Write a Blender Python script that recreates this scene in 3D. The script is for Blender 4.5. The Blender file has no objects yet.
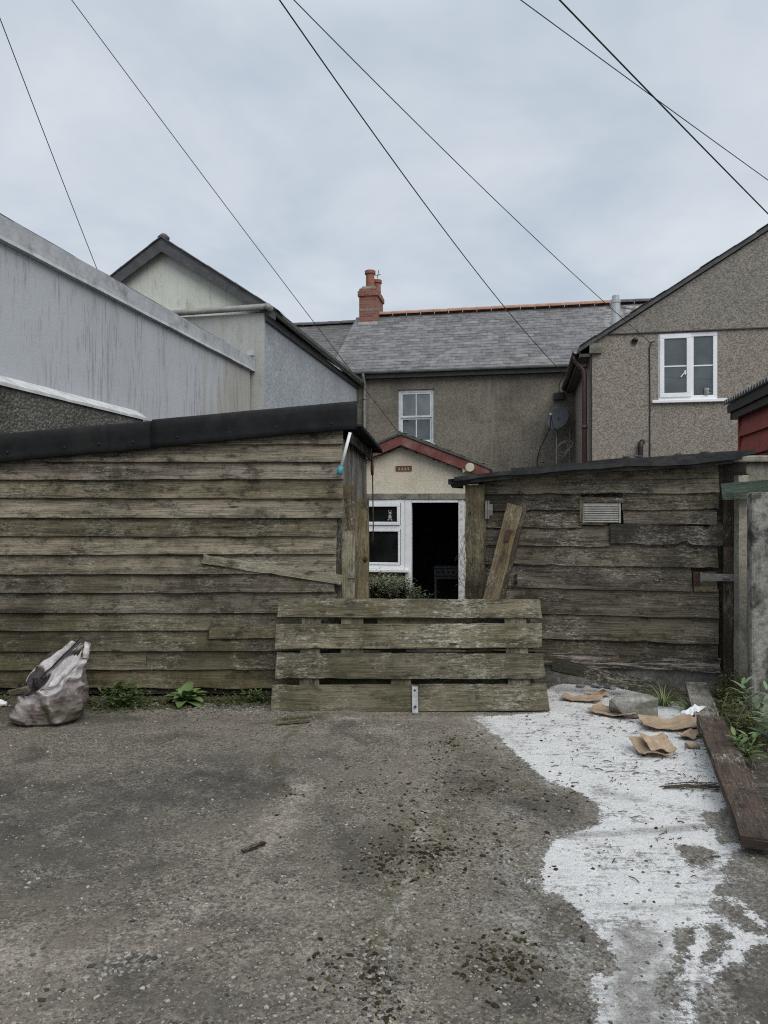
import bpy, math, random
import numpy as np
from mathutils import Vector, Matrix, noise as mnoise

random.seed(11)
R = math.radians
scene = bpy.context.scene
col = scene.collection
F = 740.0


def G(u, v):
    """survey helper: a mark seen on the yard surface -> ground coordinates"""
    Y = F * 1.5 / (v - 512.0)
    return ((u - 384) / F * Y, Y)


def smooth01(a, b, x):
    t = max(0.0, min(1.0, (x - a) / (b - a)))
    return t * t * (3 - 2 * t)


# ------------------------------------------------------------------ mesh builder
class MB:
    def __init__(s):
        s.v = []; s.f = []; s.uv = []; s.c = []; s.m = []

    def vert(s, p):
        s.v.append(tuple(p)); return len(s.v) - 1

    def face(s, idx, uvs=None, c=(.5, .5, .5), m=0):
        s.f.append(tuple(idx))
        if uvs is None:
            ps = [Vector(s.v[i]) for i in idx]
            n = (ps[1] - ps[0]).cross(ps[-1] - ps[0])
            a = max(range(3), key=lambda k: abs(n[k]))
            uvs = [((p[1], p[2]), (p[0], p[2]), (p[0], p[1]))[a] for p in ps]
        s.uv.append(uvs); s.c.append(c); s.m.append(m)

    def quad(s, a, b, c_, d, c=(.5, .5, .5), uvs=None, m=0):
        i = [s.vert(p) for p in (a, b, c_, d)]
        s.face(i, uvs, c, m)

    def poly(s, pts, c=(.5, .5, .5), uvs=None):
        s.face([s.vert(p) for p in pts], uvs, c)

    def box(s, x0, x1, y0, y1, z0, z1, c=(.5, .5, .5), skip=''):
        p = [s.vert(q) for q in ((x0, y0, z0), (x1, y0, z0), (x1, y1, z0), (x0, y1, z0),
                                 (x0, y0, z1), (x1, y0, z1), (x1, y1, z1), (x0, y1, z1))]
        for k, q in (('b', (3, 2, 1, 0)), ('t', (4, 5, 6, 7)), ('f', (0, 1, 5, 4)),
                     ('r', (1, 2, 6, 5)), ('k', (2, 3, 7, 6)), ('l', (3, 0, 4, 7))):
            if k not in skip:
                s.face([p[i] for i in q], None, c)

    def board(s, a, b, wd, w, t, n=14, jit=.003, ends=.006, c=None, chips=0.0, rot=None):
        """sawn board from a to b; wd = width direction; thickness along axis x wd"""
        a = Vector(a); b = Vector(b); ax = (b - a); L = ax.length; ax.normalize()
        wd = Vector(wd); wd = (wd - ax * wd.dot(ax)).normalized(); td = ax.cross(wd)
        if c is None: c = (random.random(), random.random(), random.random())
        uo, vo, sd = random.random() * 40, random.random() * 40, random.random() * 90
        rings = []
        for i in range(n + 1):
            q = i / n
            p = a + ax * L * q
            r = []
            for k, (sw, st) in enumerate(((-1, -1), (1, -1), (1, 1), (-1, 1))):
                jw = mnoise.noise((q * L * 4 + sd, k // 2 * 3.1 + (sw > 0) * 7.7, sd)) * jit * 2
                jt = mnoise.noise((q * L * 2.2 + sd, 5.5, sd + k)) * jit
                if chips and mnoise.noise((q * L * 7 + sd * 2, sw * 5.0, 3.3)) > .42:
                    jw -= chips * random.random()
                e = 0
                if i in (0, n): e = (random.random() - .5) * 2 * ends
                r.append(s.vert(p + wd * (sw * (w / 2 + jw)) + td * (st * t / 2 + jt) + ax * e))
            rings.append(r)
        per = [(0, w), (w, w + t), (w + t, 2 * w + t), (2 * w + t, 2 * w + 2 * t)]
        for i in range(n):
            u0, u1 = L * i / n + uo, L * (i + 1) / n + uo
            A, B = rings[i], rings[i + 1]
            for k in range(4):
                k2 = (k + 1) % 4
                v0, v1 = per[k][0] + vo, per[k][1] + vo
                s.face([A[k], A[k2], B[k2], B[k]], [(u0, v0), (u0, v1), (u1, v1), (u1, v0)], c)
        dc = (c[0] * .6, c[1], c[2])
        s.face(rings[0][::-1], [(uo, vo), (uo + .02, vo), (uo + .02, vo + .1), (uo, vo + .1)], dc)
        s.face(rings[-1], [(uo, vo), (uo + .02, vo), (uo + .02, vo + .1), (uo, vo + .1)], dc)

    def tube(s, pts, r, n=8, c=(.5, .5, .5), cap=True):
        pts = [Vector(p) for p in pts]
        rs = r if isinstance(r, (list, tuple)) else [r] * len(pts)
        ref = Vector((0.13, 0.2, 1)).normalized()
        rings = []; L = 0
        for i, p in enumerate(pts):
            t = (pts[min(i + 1, len(pts) - 1)] - pts[max(i - 1, 0)]).normalized()
            if abs(t.dot(ref)) > .97: ref = Vector((1, 0.1, 0.1)).normalized()
            x = t.cross(ref).normalized(); y = x.cross(t)
            rings.append([s.vert(p + (x * math.cos(k * 2 * math.pi / n) + y * math.sin(k * 2 * math.pi / n)) * rs[i]) for k in range(n)])
        for i in range(len(pts) - 1):
            l2 = L + (pts[i + 1] - pts[i]).length
            for k in range(n):
                k2 = (k + 1) % n
                s.face([rings[i][k], rings[i][k2], rings[i + 1][k2], rings[i + 1][k]],
                       [(L, k / n), (L, (k + 1) / n), (l2, (k + 1) / n), (l2, k / n)], c)
            L = l2
        if cap and n > 2:
            s.face(rings[0][::-1], None, c); s.face(rings[-1], None, c)

    def lathe(s, prof, ctr=(0, 0, 0), n=20, c=(.5, .5, .5)):
        cx, cy, cz = ctr; rings = []
        for r, z in prof:
            rings.append([s.vert((cx + r * math.cos(k * 2 * math.pi / n), cy + r * math.sin(k * 2 * math.pi / n), cz + z)) for k in range(n)])
        for i in range(len(prof) - 1):
            for k in range(n):
                k2 = (k + 1) % n
                s.face([rings[i][k], rings[i][k2], rings[i + 1][k2], rings[i + 1][k]], None, c)
        s.face(rings[0][::-1], None, c); s.face(rings[-1], None, c)

    def blob(s, ctr, r, sq=(1, 1, 1), jit=.3, c=(.5, .5, .5), sub=False, rz=0.0):
        base = ICO2 if sub else ICO
        i0 = len(s.v); sd = random.random() * 100
        cz, sz = math.cos(rz), math.sin(rz)
        for p in base[0]:
            k = 1 + jit * 2 * mnoise.noise((p[0] * 1.3 + sd, p[1] * 1.3, p[2] * 1.3 + sd))
            x, y, z = p[0] * r * sq[0] * k, p[1] * r * sq[1] * k, p[2] * r * sq[2] * k
            s.v.append((ctr[0] + x * cz - y * sz, ctr[1] + x * sz + y * cz, ctr[2] + z))
        for f in base[1]: s.face([i0 + i for i in f], None, c)

    def leaf(s, base, d, L, W, c, droop=.35, up=(0, 0, 1), segs=3, shape=None):
        d = Vector(d).normalized(); up = Vector(up)
        side = d.cross(up)
        if side.length < 1e-3: side = Vector((1, 0, 0))
        side.normalize(); nrm = side.cross(d)
        p = Vector(base); prev = None
        for i in range(segs + 1):
            q = i / segs
            w = W * .5 * (shape(q) if shape else math.sin(math.pi * min(.97, .08 + q * .9)) ** .8)
            dd = (d - Vector((0, 0, 1)) * droop * q).normalized()
            if i: p = p + dd * L / segs
            l = s.vert(p + side * w + nrm * w * .25); r = s.vert(p - side * w + nrm * w * .25); m = s.vert(p)
            if prev:
                s.face([prev[0], prev[2], m, l], None, c); s.face([prev[2], prev[1], r, m], None, c)
            prev = (l, r, m)

    def build(s, name, mat, parent=None, smooth=False, bevel=0, solid=0, subd=0):
        me = bpy.data.meshes.new(name)
        me.from_pydata(s.v, [], s.f); me.update()
        me.uv_layers.new(name='UVMap')
        me.color_attributes.new(name='rnd', type='FLOAT_COLOR', domain='CORNER')
        uvl = me.uv_layers['UVMap']; ca = me.color_attributes['rnd']
        li = 0
        uvs = np.empty(len(me.loops) * 2, 'f'); cs = np.empty(len(me.loops) * 4, 'f')
        for fi, fc in enumerate(s.f):
            cc = s.c[fi]; ul = s.uv[fi]
            for k in range(len(fc)):
                uvs[li * 2] = ul[k][0]; uvs[li * 2 + 1] = ul[k][1]
                cs[li * 4:li * 4 + 4] = (cc[0], cc[1], cc[2], 1)
                li += 1
        uvl.data.foreach_set('uv', uvs); ca.data.foreach_set('color', cs)
        mats = mat if isinstance(mat, (list, tuple)) else [mat]
        for m_ in mats: me.materials.append(m_)
        if len(mats) > 1: me.polygons.foreach_set('material_index', s.m)
        if smooth: me.polygons.foreach_set('use_smooth', [True] * len(me.polygons))
        o = bpy.data.objects.new(name, me); col.objects.link(o)
        if parent is not None: o.parent = parent
        if solid:
            md = o.modifiers.new('solid', 'SOLIDIFY'); md.thickness = solid
        if bevel:
            md = o.modifiers.new('bevel', 'BEVEL'); md.width = bevel; md.segments = 2; md.limit_method = 'ANGLE'; md.angle_limit = R(40)
        if subd:
            md = o.modifiers.new('sub', 'SUBSURF'); md.levels = subd; md.render_levels = subd
        return o


def _ico():
    import bmesh
    out = []
    for s_ in (1, 2):
        bm = bmesh.new(); bmesh.ops.create_icosphere(bm, subdivisions=s_, radius=1)
        out.append(([tuple(v.co) for v in bm.verts], [[v.index for v in f.verts] for f in bm.faces])); bm.free()
    return out


ICO, ICO2 = _ico()


def tag(o, label=None, cat=None, group=None, kind=None):
    if label: o['label'] = label
    if cat: o['category'] = cat
    if group: o['group'] = group
    if kind or cat: o['kind'] = kind or 'thing'
    return o


def thing(name, label, cat, loc=(0, 0, 0), rz=0.0, group=None):
    o = bpy.data.objects.new(name, None); col.objects.link(o)
    o.empty_display_size = .1
    o.location = loc; o.rotation_euler = (0, 0, rz)
    return tag(o, label, cat, group)


# ------------------------------------------------------------------ materials
class NT:
    def __init__(s, name):
        s.mat = bpy.data.materials.new(name); s.mat.use_nodes = True
        s.t = s.mat.node_tree; s.t.nodes.clear()
        s.out = s.t.nodes.new('ShaderNodeOutputMaterial')
        s.b = s.t.nodes.new('ShaderNodeBsdfPrincipled')
        s.t.links.new(s.b.outputs[0], s.out.inputs[0])

    def node(s, typ, **kw):
        n = s.t.nodes.new(typ)
        for k, v in kw.items(): setattr(n, k, v)
        return n

    def put(s, sock, val):
        if val is None: return
        if hasattr(val, 'is_output'): s.t.links.new(val, sock)
        elif isinstance(val, (tuple, list)):
            if len(sock.default_value) == 4 and len(val) == 3: val = (*val, 1)
            sock.default_value = val
        else: sock.default_value = val

    def obj(s): return s.node('ShaderNodeTexCoord').outputs['Object']
    def uvc(s): return s.node('ShaderNodeTexCoord').outputs['UV']
    def pos(s): return s.node('ShaderNodeNewGeometry').outputs['Position']
    def attr(s, nm): return s.node('ShaderNodeAttribute', attribute_name=nm).outputs['Color']

    def mapv(s, vec, scale=(1, 1, 1), loc=(0, 0, 0)):
        n = s.node('ShaderNodeMapping'); s.put(n.inputs['Vector'], vec)
        n.inputs['Scale'].default_value = scale; n.inputs['Location'].default_value = loc
        return n.outputs[0]

    def noise(s, vec, scale, detail=4, rough=.55, dist=0.0, color=False):
        n = s.node('ShaderNodeTexNoise'); s.put(n.inputs['Vector'], vec)
        n.inputs['Scale'].default_value = scale; n.inputs['Detail'].default_value = detail
        n.inputs['Roughness'].default_value = rough; n.inputs['Distortion'].default_value = dist
        return n.outputs['Color' if color else 'Fac']

    def voro(s, vec, scale, feature='F1', out='Distance', rnd=1.0):
        n = s.node('ShaderNodeTexVoronoi', feature=feature); s.put(n.inputs['Vector'], vec)
        n.inputs['Scale'].default_value = scale; n.inputs['Randomness'].default_value = rnd
        return n.outputs[out]

    def ramp(s, fac, stops):
        n = s.node('ShaderNodeValToRGB'); s.put(n.inputs[0], fac)
        e = n.color_ramp.elements
        while len(e) < len(stops): e.new(.5)
        for i, (p, c) in enumerate(stops):
            e[i].position = p
            e[i].color = (c, c, c, 1) if not isinstance(c, (tuple, list)) else (*c, 1)
        return n.outputs[0]

    def mix(s, fac, a, b, mode='MIX'):
        n = s.node('ShaderNodeMix', data_type='RGBA', blend_type=mode)
        s.put(n.inputs[0], fac); s.put(n.inputs[6], a); s.put(n.inputs[7], b)
        return n.outputs[2]

    def m(s, op, a, b=None, c=None, clamp=False):
        n = s.node('ShaderNodeMath', operation=op); n.use_clamp = clamp
        s.put(n.inputs[0], a); s.put(n.inputs[1], b)
        if c is not None: s.put(n.inputs[2], c)
        return n.outputs[0]

    def step(s, x, lo, hi):
        n = s.node('ShaderNodeMapRange', interpolation_type='SMOOTHSTEP')
        s.put(n.inputs[0], x); n.inputs[1].default_value = lo; n.inputs[2].default_value = hi
        return n.outputs[0]

    def sep(s, v):
        n = s.node('ShaderNodeSeparateXYZ'); s.put(n.inputs[0], v); return n.outputs

    def sepc(s, v):
        n = s.node('ShaderNodeSeparateColor'); s.put(n.inputs[0], v); return n.outputs

    def bump(s, h, strength=.5, dist=.01):
        n = s.node('ShaderNodeBump'); s.put(n.inputs['Height'], h)
        n.inputs['Strength'].default_value = strength; n.inputs['Distance'].default_value = dist
        s.t.links.new(n.outputs[0], s.b.inputs['Normal'])

    def done(s, color, rough=.9, spec=.3, metal=0.0):
        s.put(s.b.inputs['Base Color'], color); s.put(s.b.inputs['Roughness'], rough)
        s.put(s.b.inputs['Specular IOR Level'], spec); s.put(s.b.inputs['Metallic'], metal)
        return s.mat


def wood(name, dark, light, lichen=.5, green=.4, gheight=1.0, bleach=(.35, .33, .27), worn=0.0, wcol=(.3, .28, .24)):
    t = NT(name); uv = t.uvc(); P = t.pos()
    rc = t.sepc(t.attr('rnd'))
    wob = t.noise(t.mapv(uv, (2.2, 6, 1)), 1, 3)
    uvw = t.node('ShaderNodeVectorMath', operation='ADD')
    t.put(uvw.inputs[0], uv)
    cmb = t.node('ShaderNodeCombineXYZ'); t.put(cmb.inputs[1], t.m('MULTIPLY', wob, .05)); t.put(uvw.inputs[1], cmb.outputs[0])
    g1 = t.noise(t.mapv(uvw.outputs[0], (2.5, 110, 1)), 1, 6, .65)
    g2 = t.noise(t.mapv(uvw.outputs[0], (.9, 14, 1)), 1, 4, .6)
    g = t.m('ADD', t.m('MULTIPLY', g1, .6), t.m('MULTIPLY', g2, .5))
    c = t.mix(t.step(g, .40, .68), dark, light)
    # per-board tone
    k = t.m('ADD', .55, t.m('MULTIPLY', rc[0], .85))
    kc = t.node('ShaderNodeCombineColor')
    t.put(kc.inputs[0], k); t.put(kc.inputs[1], k); t.put(kc.inputs[2], t.m('MULTIPLY', k, t.m('ADD', .88, t.m('MULTIPLY', rc[1], .2))))
    c = t.mix(1.0, c, kc.outputs[0], 'MULTIPLY')
    # dark damp blotches
    d = t.noise(P, 2.3, 6, .65)
    c = t.mix(t.m('MULTIPLY', t.step(d, .45, .64), .55), c, (.020, .018, .014))
    d2 = t.noise(t.mapv(uv, (5, 9, 1)), 1, 8, .75)
    c = t.mix(t.m('MULTIPLY', t.step(d2, .50, .63), .75), c, (.015, .0135, .0105))
    fs = t.noise(t.mapv(uv, (45, 120, 1)), 1, 3, .7)
    c = t.mix(t.m('MULTIPLY', t.step(fs, .60, .70), .55), c, (.30, .285, .235))
    c = t.mix(t.m('MULTIPLY', t.step(fs, .42, .30), .6), c, (.018, .016, .013))
    # knots
    kn = t.voro(t.mapv(uv, (1.6, 7, 1)), 1.0)
    c = t.mix(t.m('MULTIPLY', t.step(kn, .10, .045), .85), c, (.012, .009, .006))
    # algae, more toward the ground
    z = t.sep(P)[2]
    ga = t.m('MULTIPLY', t.step(t.m('ADD', t.noise(P, 3.1, 5, .6), t.m('MULTIPLY', z, -.16 / max(gheight, .01))), .30, .58), green)
    c = t.mix(ga, c, t.mix(g1, (.022, .024, .009), (.082, .078, .030)))
    # pale crusty lichen / flaking: streaky along the grain
    l1 = t.noise(t.mapv(uv, (7, 34, 1)), 1, 8, .78)
    l2 = t.noise(P, 2.6, 5, .65)
    l3 = t.noise(t.mapv(uv, (30, 60, 1)), 1, 4, .7)
    lm = t.m('ADD', t.m('MULTIPLY', l1, .55), t.m('ADD', t.m('MULTIPLY', l2, .35), t.m('MULTIPLY', l3, .35)))
    lm = t.step(lm, .70 - .1 * lichen, .80 - .1 * lichen)
    c = t.mix(t.m('MULTIPLY', lm, t.m('ADD', .45, t.m('MULTIPLY', rc[2], .5))), c, bleach)
    if worn:
        w = t.step(t.noise(t.mapv(uv, (3, 40, 1)), 1, 7, .7), .62 - worn * .2, .68 - worn * .2)
        c = t.mix(t.m('MULTIPLY', w, .85), c, wcol)
    thn = t.noise(t.mapv(uv, (8, 24, 1), (5, 2, 0)), 1, 6, .7)
    thr = t.m('MULTIPLY', t.step(t.m('ABSOLUTE', t.m('SUBTRACT', thn, .5)), .020, .004), t.step(l2, .44, .56))
    c = t.mix(t.m('MULTIPLY', thr, .5), c, bleach)
    ck = t.noise(t.mapv(uv, (1.6, 60, 1), (9, 4, 0)), 1, 5, .7)
    c = t.mix(t.m('MULTIPLY', t.step(t.m('ABSOLUTE', t.m('SUBTRACT', ck, .5)), .016, .003), .6), c, (.012, .010, .008))
    hh = t.m('ADD', t.m('MULTIPLY', g1, 1.0), t.m('ADD', t.m('MULTIPLY', lm, .4), t.m('MULTIPLY', d2, .7)))
    t.bump(hh, .7, .006)
    return t.done(c, .93, .2)


def render_mat(name, dark, light, scale=45, contrast=1.0, stain=.4, staincol=(.05, .047, .04), streak=0.0, streakcol=(.1, .1, .09),
               och=0.0, bumpd=.02, second=None):
    t = NT(name); O = t.obj()
    v = t.voro(O, scale, out='Color'); vr = t.sepc(v)[0]
    n = t.noise(O, scale * 1.6, 3, .7)
    c = t.mix(t.step(t.m('ADD', t.m('MULTIPLY', vr, .55 * contrast), t.m('MULTIPLY', n, .6)), .26, .92), dark, light)
    big = t.noise(O, .9, 6, .65)
    c = t.mix(t.m('MULTIPLY', t.step(big, .42, .68), stain), c, staincol)
    mid = t.noise(O, 4.5, 6, .7)
    c = t.mix(t.m('MULTIPLY', t.step(mid, .5, .7), stain * .6), c, staincol)
    if second:
        c = t.mix(t.m('MULTIPLY', t.step(t.noise(O, .7, 4, .6, .4), .48, .6), .7), c, second)
    if streak:
        s1 = t.noise(t.mapv(O, (16, 16, .7)), 1, 5, .7)
        s2 = t.noise(t.mapv(O, (2.5, 2.5, .35)), 1, 5, .6)
        c = t.mix(t.m('MULTIPLY', t.step(t.m('ADD', t.m('MULTIPLY', s1, .7), t.m('MULTIPLY', s2, .4)), .54, .74), streak), c, streakcol)
    if och:
        o1 = t.noise(t.mapv(O, (3, 3, .9)), 1, 6, .7)
        c = t.mix(t.m('MULTIPLY', t.step(o1, .54, .72), och), c, (.22, .18, .09))
    h = t.m('ADD', t.m('MULTIPLY', t.voro(O, scale), -1.0), t.m('MULTIPLY', n, .6))
    t.bump(h, .6, bumpd)
    return t.done(c, .93, .15)


def plain(name, c0, c1, scale=8, rough=.6, spec=.4, metal=0.0, bump=0.0, dirt=None, dirtamt=.4):
    t = NT(name); O = t.obj()
    n = t.noise(O, scale, 6, .65)
    c = t.mix(t.step(n, .3, .7), c0, c1)
    if dirt:
        c = t.mix(t.m('MULTIPLY', t.step(t.noise(O, scale * .6, 8, .75), .48, .68), dirtamt), c, dirt)
    if bump: t.bump(t.noise(O, scale * 5, 5, .7), .5, bump)
    return t.done(c, rough, spec, metal)


def concrete(name, dark, light, blot=(.03, .03, .027), amt=.7, wh=0.0):
    t = NT(name); O = t.obj()
    n = t.noise(O, 30, 8, .75); n2 = t.noise(O, 2.6, 7, .7)
    c = t.mix(t.step(n, .3, .7), dark, light)
    c = t.mix(t.m('MULTIPLY', t.step(n2, .44, .6), amt), c, blot)
    s1 = t.noise(t.mapv(O, (11, 11, 1.1)), 1, 7, .72)
    c = t.mix(t.m('MULTIPLY', t.step(s1, .5, .66), amt * .7), c, blot)
    sp = t.noise(t.mapv(O, (60, 60, 22)), 1, 4, .7)
    c = t.mix(t.m('MULTIPLY', t.step(sp, .6, .7), .55), c, (.42, .41, .37))
    c = t.mix(t.m('MULTIPLY', t.step(t.noise(O, 4, 5), .5, .65), .35), c, (.07, .075, .035))
    t.bump(t.m('ADD', n, t.m('MULTIPLY', t.noise(O, 9, 4), 1.2)), .7, .012)
    return t.done(c, .95, .15)


def leafmat(name, c0, c1):
    t = NT(name); rc = t.sepc(t.attr('rnd'))
    c = t.mix(rc[0], c0, c1)
    c = t.mix(t.m('MULTIPLY', t.step(rc[1], .82, 1.0), .7), c, (.12, .10, .03))
    t.put(t.b.inputs['Transmission Weight'], 0.0)
    t.put(t.b.inputs['Subsurface Weight'], 0.0)
    return t.done(c, .6, .35)


M = {}
M['shed'] = wood('shed_wood', (.066, .056, .041), (.250, .214, .160), .45, .58, .7)
M['shed2'] = wood('old_shed_wood', (.034, .029, .022), (.185, .157, .118), .48, .22, .9)
M['gate'] = wood('gate_wood', (.040, .034, .024), (.158, .138, .100), .60, .40, 1.2)
M['post'] = wood('post_wood', (.058, .047, .030), (.165, .136, .085), .30, .42, 1.6)
M['plank'] = wood('plank_wood', (.055, .042, .026), (.155, .12, .075), .35, .15, 1.0)
M['bright'] = wood('strip_wood', (.13, .117, .082), (.31, .28, .20), .7, .55, 1.2)
M['greyplank'] = wood('grey_plank_wood', (.11, .10, .088), (.25, .235, .21), .6, .0)
M['brown'] = wood('brown_plank_wood', (.036, .025, .020), (.082, .058, .046), .45, .0)
M['flaky'] = wood('flaking_board', (.045, .032, .026), (.10, .075, .062), .6, .25, .5, worn=.55, wcol=(.36, .33, .30))
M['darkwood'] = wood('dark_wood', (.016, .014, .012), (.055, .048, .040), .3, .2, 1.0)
M['patch'] = wood('patch_wood', (.026, .025, .023), (.10, .094, .086), .5, .1, 1.0)
M['postdark'] = wood('dark_post_wood', (.032, .024, .018), (.085, .065, .048), .3, .2, 1.0)
M['greenrail'] = wood('green_rail_wood', (.028, .046, .037), (.075, .105, .082), .3, .0, worn=.25, wcol=(.16, .15, .12))
M['redboard'] = plain('red_boards', (.19, .036, .030), (.25, .052, .044), 6, .65, .3, dirt=(.06, .02, .018))
M['bitumen'] = plain('black_bitumen_sheet', (.0065, .0072, .0078), (.013, .014, .015), 5, .80, .18, bump=.004, dirt=(.032, .034, .031), dirtamt=.30)
M['felt'] = plain('roofing_felt', (.020, .020, .021), (.045, .045, .046), 7, .85, .3, bump=.006, dirt=(.09, .088, .078), dirtamt=.5)
M['black'] = plain('black_plastic', (.008, .008, .009), (.016, .016, .017), 10, .45, .4)
M['upvc'] = plain('white_upvc', (.72, .74, .76), (.80, .81, .82), 3, .35, .5, dirt=(.55, .55, .52), dirtamt=.3)
M['sashpaint'] = plain('white_gloss_paint', (.50, .53, .54), (.64, .66, .66), 9, .5, .4, dirt=(.3, .3, .28))
M['peel'] = plain('peeling_white_paint', (.55, .56, .55), (.70, .70, .68), 20, .7, .3, dirt=(.13, .12, .10), dirtamt=.9)
M['gutter'] = plain('grey_gutter', (.17, .175, .17), (.27, .275, .265), 5, .55, .4, dirt=(.08, .08, .07))
M['gutterdark'] = plain('dark_gutter', (.035, .033, .032), (.06, .056, .052), 5, .5, .4)
M['brownpipe'] = plain('brown_downpipe', (.050, .024, .022), (.075, .036, .033), 5, .45, .45)
M['fascia'] = plain('grey_painted_barge', (.045, .047, .052), (.075, .077, .082), 6, .7, .3, dirt=(.13, .13, .12))
M['bargered'] = plain('red_barge_paint', (.125, .040, .035), (.175, .060, .050), 9, .7, .3, dirt=(.30, .22, .19), dirtamt=.45)
M['steel'] = plain('galvanised_steel', (.20, .205, .21), (.33, .335, .34), 14, .5, .5, .25, dirt=(.2, .17, .14))
M['hasp'] = plain('dull_steel', (.16, .155, .15), (.26, .25, .24), 14, .55, .4, .5, dirt=(.12, .07, .04))
M['rust'] = plain('rusty_iron', (.045, .027, .020), (.085, .045, .031), 30, .85, .2, .2, bump=.004)
M['flue'] = plain('flue_metal', (.36, .38, .40), (.46, .48, .50), 4, .45, .4, .1)
M['vent'] = plain('vent_grille_paint', (.22, .215, .195), (.33, .32, .29), 18, .6, .4, dirt=(.18, .165, .13))
M['terracotta'] = plain('terracotta', (.20, .082, .058), (.28, .125, .090), 9, .85, .2, dirt=(.13, .07, .05))
M['airbrick'] = plain('air_brick_clay', (.13, .055, .04), (.19, .08, .06), 20, .9, .2)
M['ridge'] = plain('ridge_tile', (.29, .155, .11), (.37, .215, .155), 4, .85, .2, dirt=(.26, .20, .15), dirtamt=.6)
M['cream'] = render_mat('cream_render', (.56, .505, .40), (.70, .645, .525), 60, .6, .30, (.30, .25, .17), .25, (.26, .22, .15), bumpd=.006)
M['creamdirty'] = render_mat('dirty_cream_render', (.30, .26, .19), (.42, .37, .28), 60, .6, .5, (.13, .115, .08), .4, (.14, .125, .09), bumpd=.006)
M['dashbrown'] = render_mat('terrace_roughcast', (.140, .126, .103), (.245, .221, .181), 34, 1.0, .60, (.078, .070, .055), .70, (.245, .225, .188), bumpd=.005)
M['dashgrey'] = render_mat('pebbledash', (.135, .120, .101), (.340, .305, .260), 52, 1.1, .22, (.165, .148, .125), .28, (.16, .146, .122), bumpd=.006)
M['dashgable'] = render_mat('gable_pebbledash', (.124, .114, .101), (.302, .280, .250), 52, 1.1, .22, (.150, .138, .120), .25, (.15, .138, .118), bumpd=.006)

def blue_wall():
    t = NT('pale_blue_render'); O = t.obj(); x, y, z = t.sep(O)[0:3]
    n = t.noise(O, 40, 4, .7); big = t.noise(O, .8, 5, .6)
    c = t.mix(n, (.37, .388, .412), (.455, .473, .492))
    c = t.mix(t.m('MULTIPLY', t.step(big, .4, .65), .45), c, (.345, .352, .372))
    # bare, faded end with long vertical streaks
    e = t.m('ADD', t.m('MULTIPLY', y, .22), t.m('ADD', t.m('MULTIPLY', t.noise(t.mapv(O, (1, 3.5, .35)), 1, 5, .65), 1.1), t.m('MULTIPLY', z, -.10)))
    be = t.mix(t.noise(t.mapv(O, (1, 14, .5)), 1, 5, .7), (.26, .245, .215), (.40, .38, .335))
    c = t.mix(t.m('MULTIPLY', t.step(e, -.28, -.02), .85), c, be)
    s1 = t.noise(t.mapv(O, (18, 26, 1.9)), 1, 7, .75); s2 = t.noise(t.mapv(O, (3, 3, .5)), 1, 4, .6)
    c = t.mix(t.m('MULTIPLY', t.step(t.m('ADD', t.m('MULTIPLY', s1, .75), t.m('MULTIPLY', s2, .35)), .56, .66), .62), c, (.20, .19, .195))
    t.bump(t.m('ADD', n, t.noise(O, 12, 4)), .4, .006)
    return t.done(c, .93, .15)


M['bluewall'] = blue_wall()
M['unused'] = render_mat('bare_beige_render', (.24, .225, .195), (.34, .32, .275), 22, .5, .25, (.20, .185, .155), .7, (.16, .145, .12), bumpd=.010)
M['darkdash'] = render_mat('dark_pebbledash', (.075, .074, .062), (.165, .160, .140), 34, 1.0, .4, (.025, .026, .021), 0, bumpd=.03)
M['coping'] = plain('coping_paint', (.33, .345, .365), (.44, .455, .47), 6, .8, .25, bump=.006, dirt=(.14, .14, .14), dirtamt=.6)
M['drip'] = plain('white_drip_paint', (.42, .43, .43), (.58, .585, .58), 7, .8, .25, bump=.006, dirt=(.22, .22, .20), dirtamt=.5)
M['gableb'] = render_mat('pale_green_render', (.54, .555, .50), (.66, .67, .62), 26, .4, .35, (.34, .37, .29), .45, (.28, .29, .22), .8, bumpd=.002)
M['lowerb'] = render_mat('stained_white_render', (.36, .37, .35), (.47, .48, .46), 26, .4, .35, (.27, .27, .22), .5, (.24, .225, .16), .5, bumpd=.003)
M['stipple'] = render_mat('stippled_blue_render', (.29, .31, .335), (.41, .43, .455), 16, .7, .35, (.19, .20, .215), .2, (.2, .2, .2), bumpd=.012)
M['slateplain'] = plain('dark_slate', (.055, .055, .058), (.10, .10, .104), 6, .8, .3, bump=.01, dirt=(.16, .15, .13), dirtamt=.5)
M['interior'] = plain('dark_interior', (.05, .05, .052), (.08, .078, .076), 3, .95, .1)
M['cooker'] = plain('cooker_enamel', (.17, .175, .18), (.22, .225, .23), 5, .4, .4)
M['ovenglass'] = plain('oven_glass', (.004, .004, .004), (.007, .007, .007), 4, .15, .5)
M['cable'] = plain('cable_sheath', (.020, .021, .023), (.030, .031, .034), 2, .6, .3)
M['palecable'] = plain('pale_cable', (.30, .30, .29), (.42, .42, .40), 6, .6, .3)
M['dish'] = plain('dish_grey', (.055, .059, .066), (.072, .077, .084), 6, .55, .4)
M['blueplastic'] = plain('teal_plastic', (.035, .21, .27), (.05, .27, .33), 6, .5, .4)
M['whiteplastic'] = plain('white_plastic', (.62, .63, .62), (.74, .75, .74), 6, .45, .4, dirt=(.4, .38, .33))
M['creamplastic'] = plain('cream_plastic', (.50, .48, .36), (.60, .58, .45), 6, .5, .4)
M['paper'] = plain('white_paper', (.62, .63, .64), (.76, .77, .78), 14, .8, .2)
M['block'] = concrete('concrete_block_mat', (.16, .155, .14), (.36, .35, .32), (.10, .098, .085), .45)
M['pillar'] = concrete('pillar_concrete', (.19, .185, .165), (.36, .35, .315), (.022, .022, .022), .92)
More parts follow.
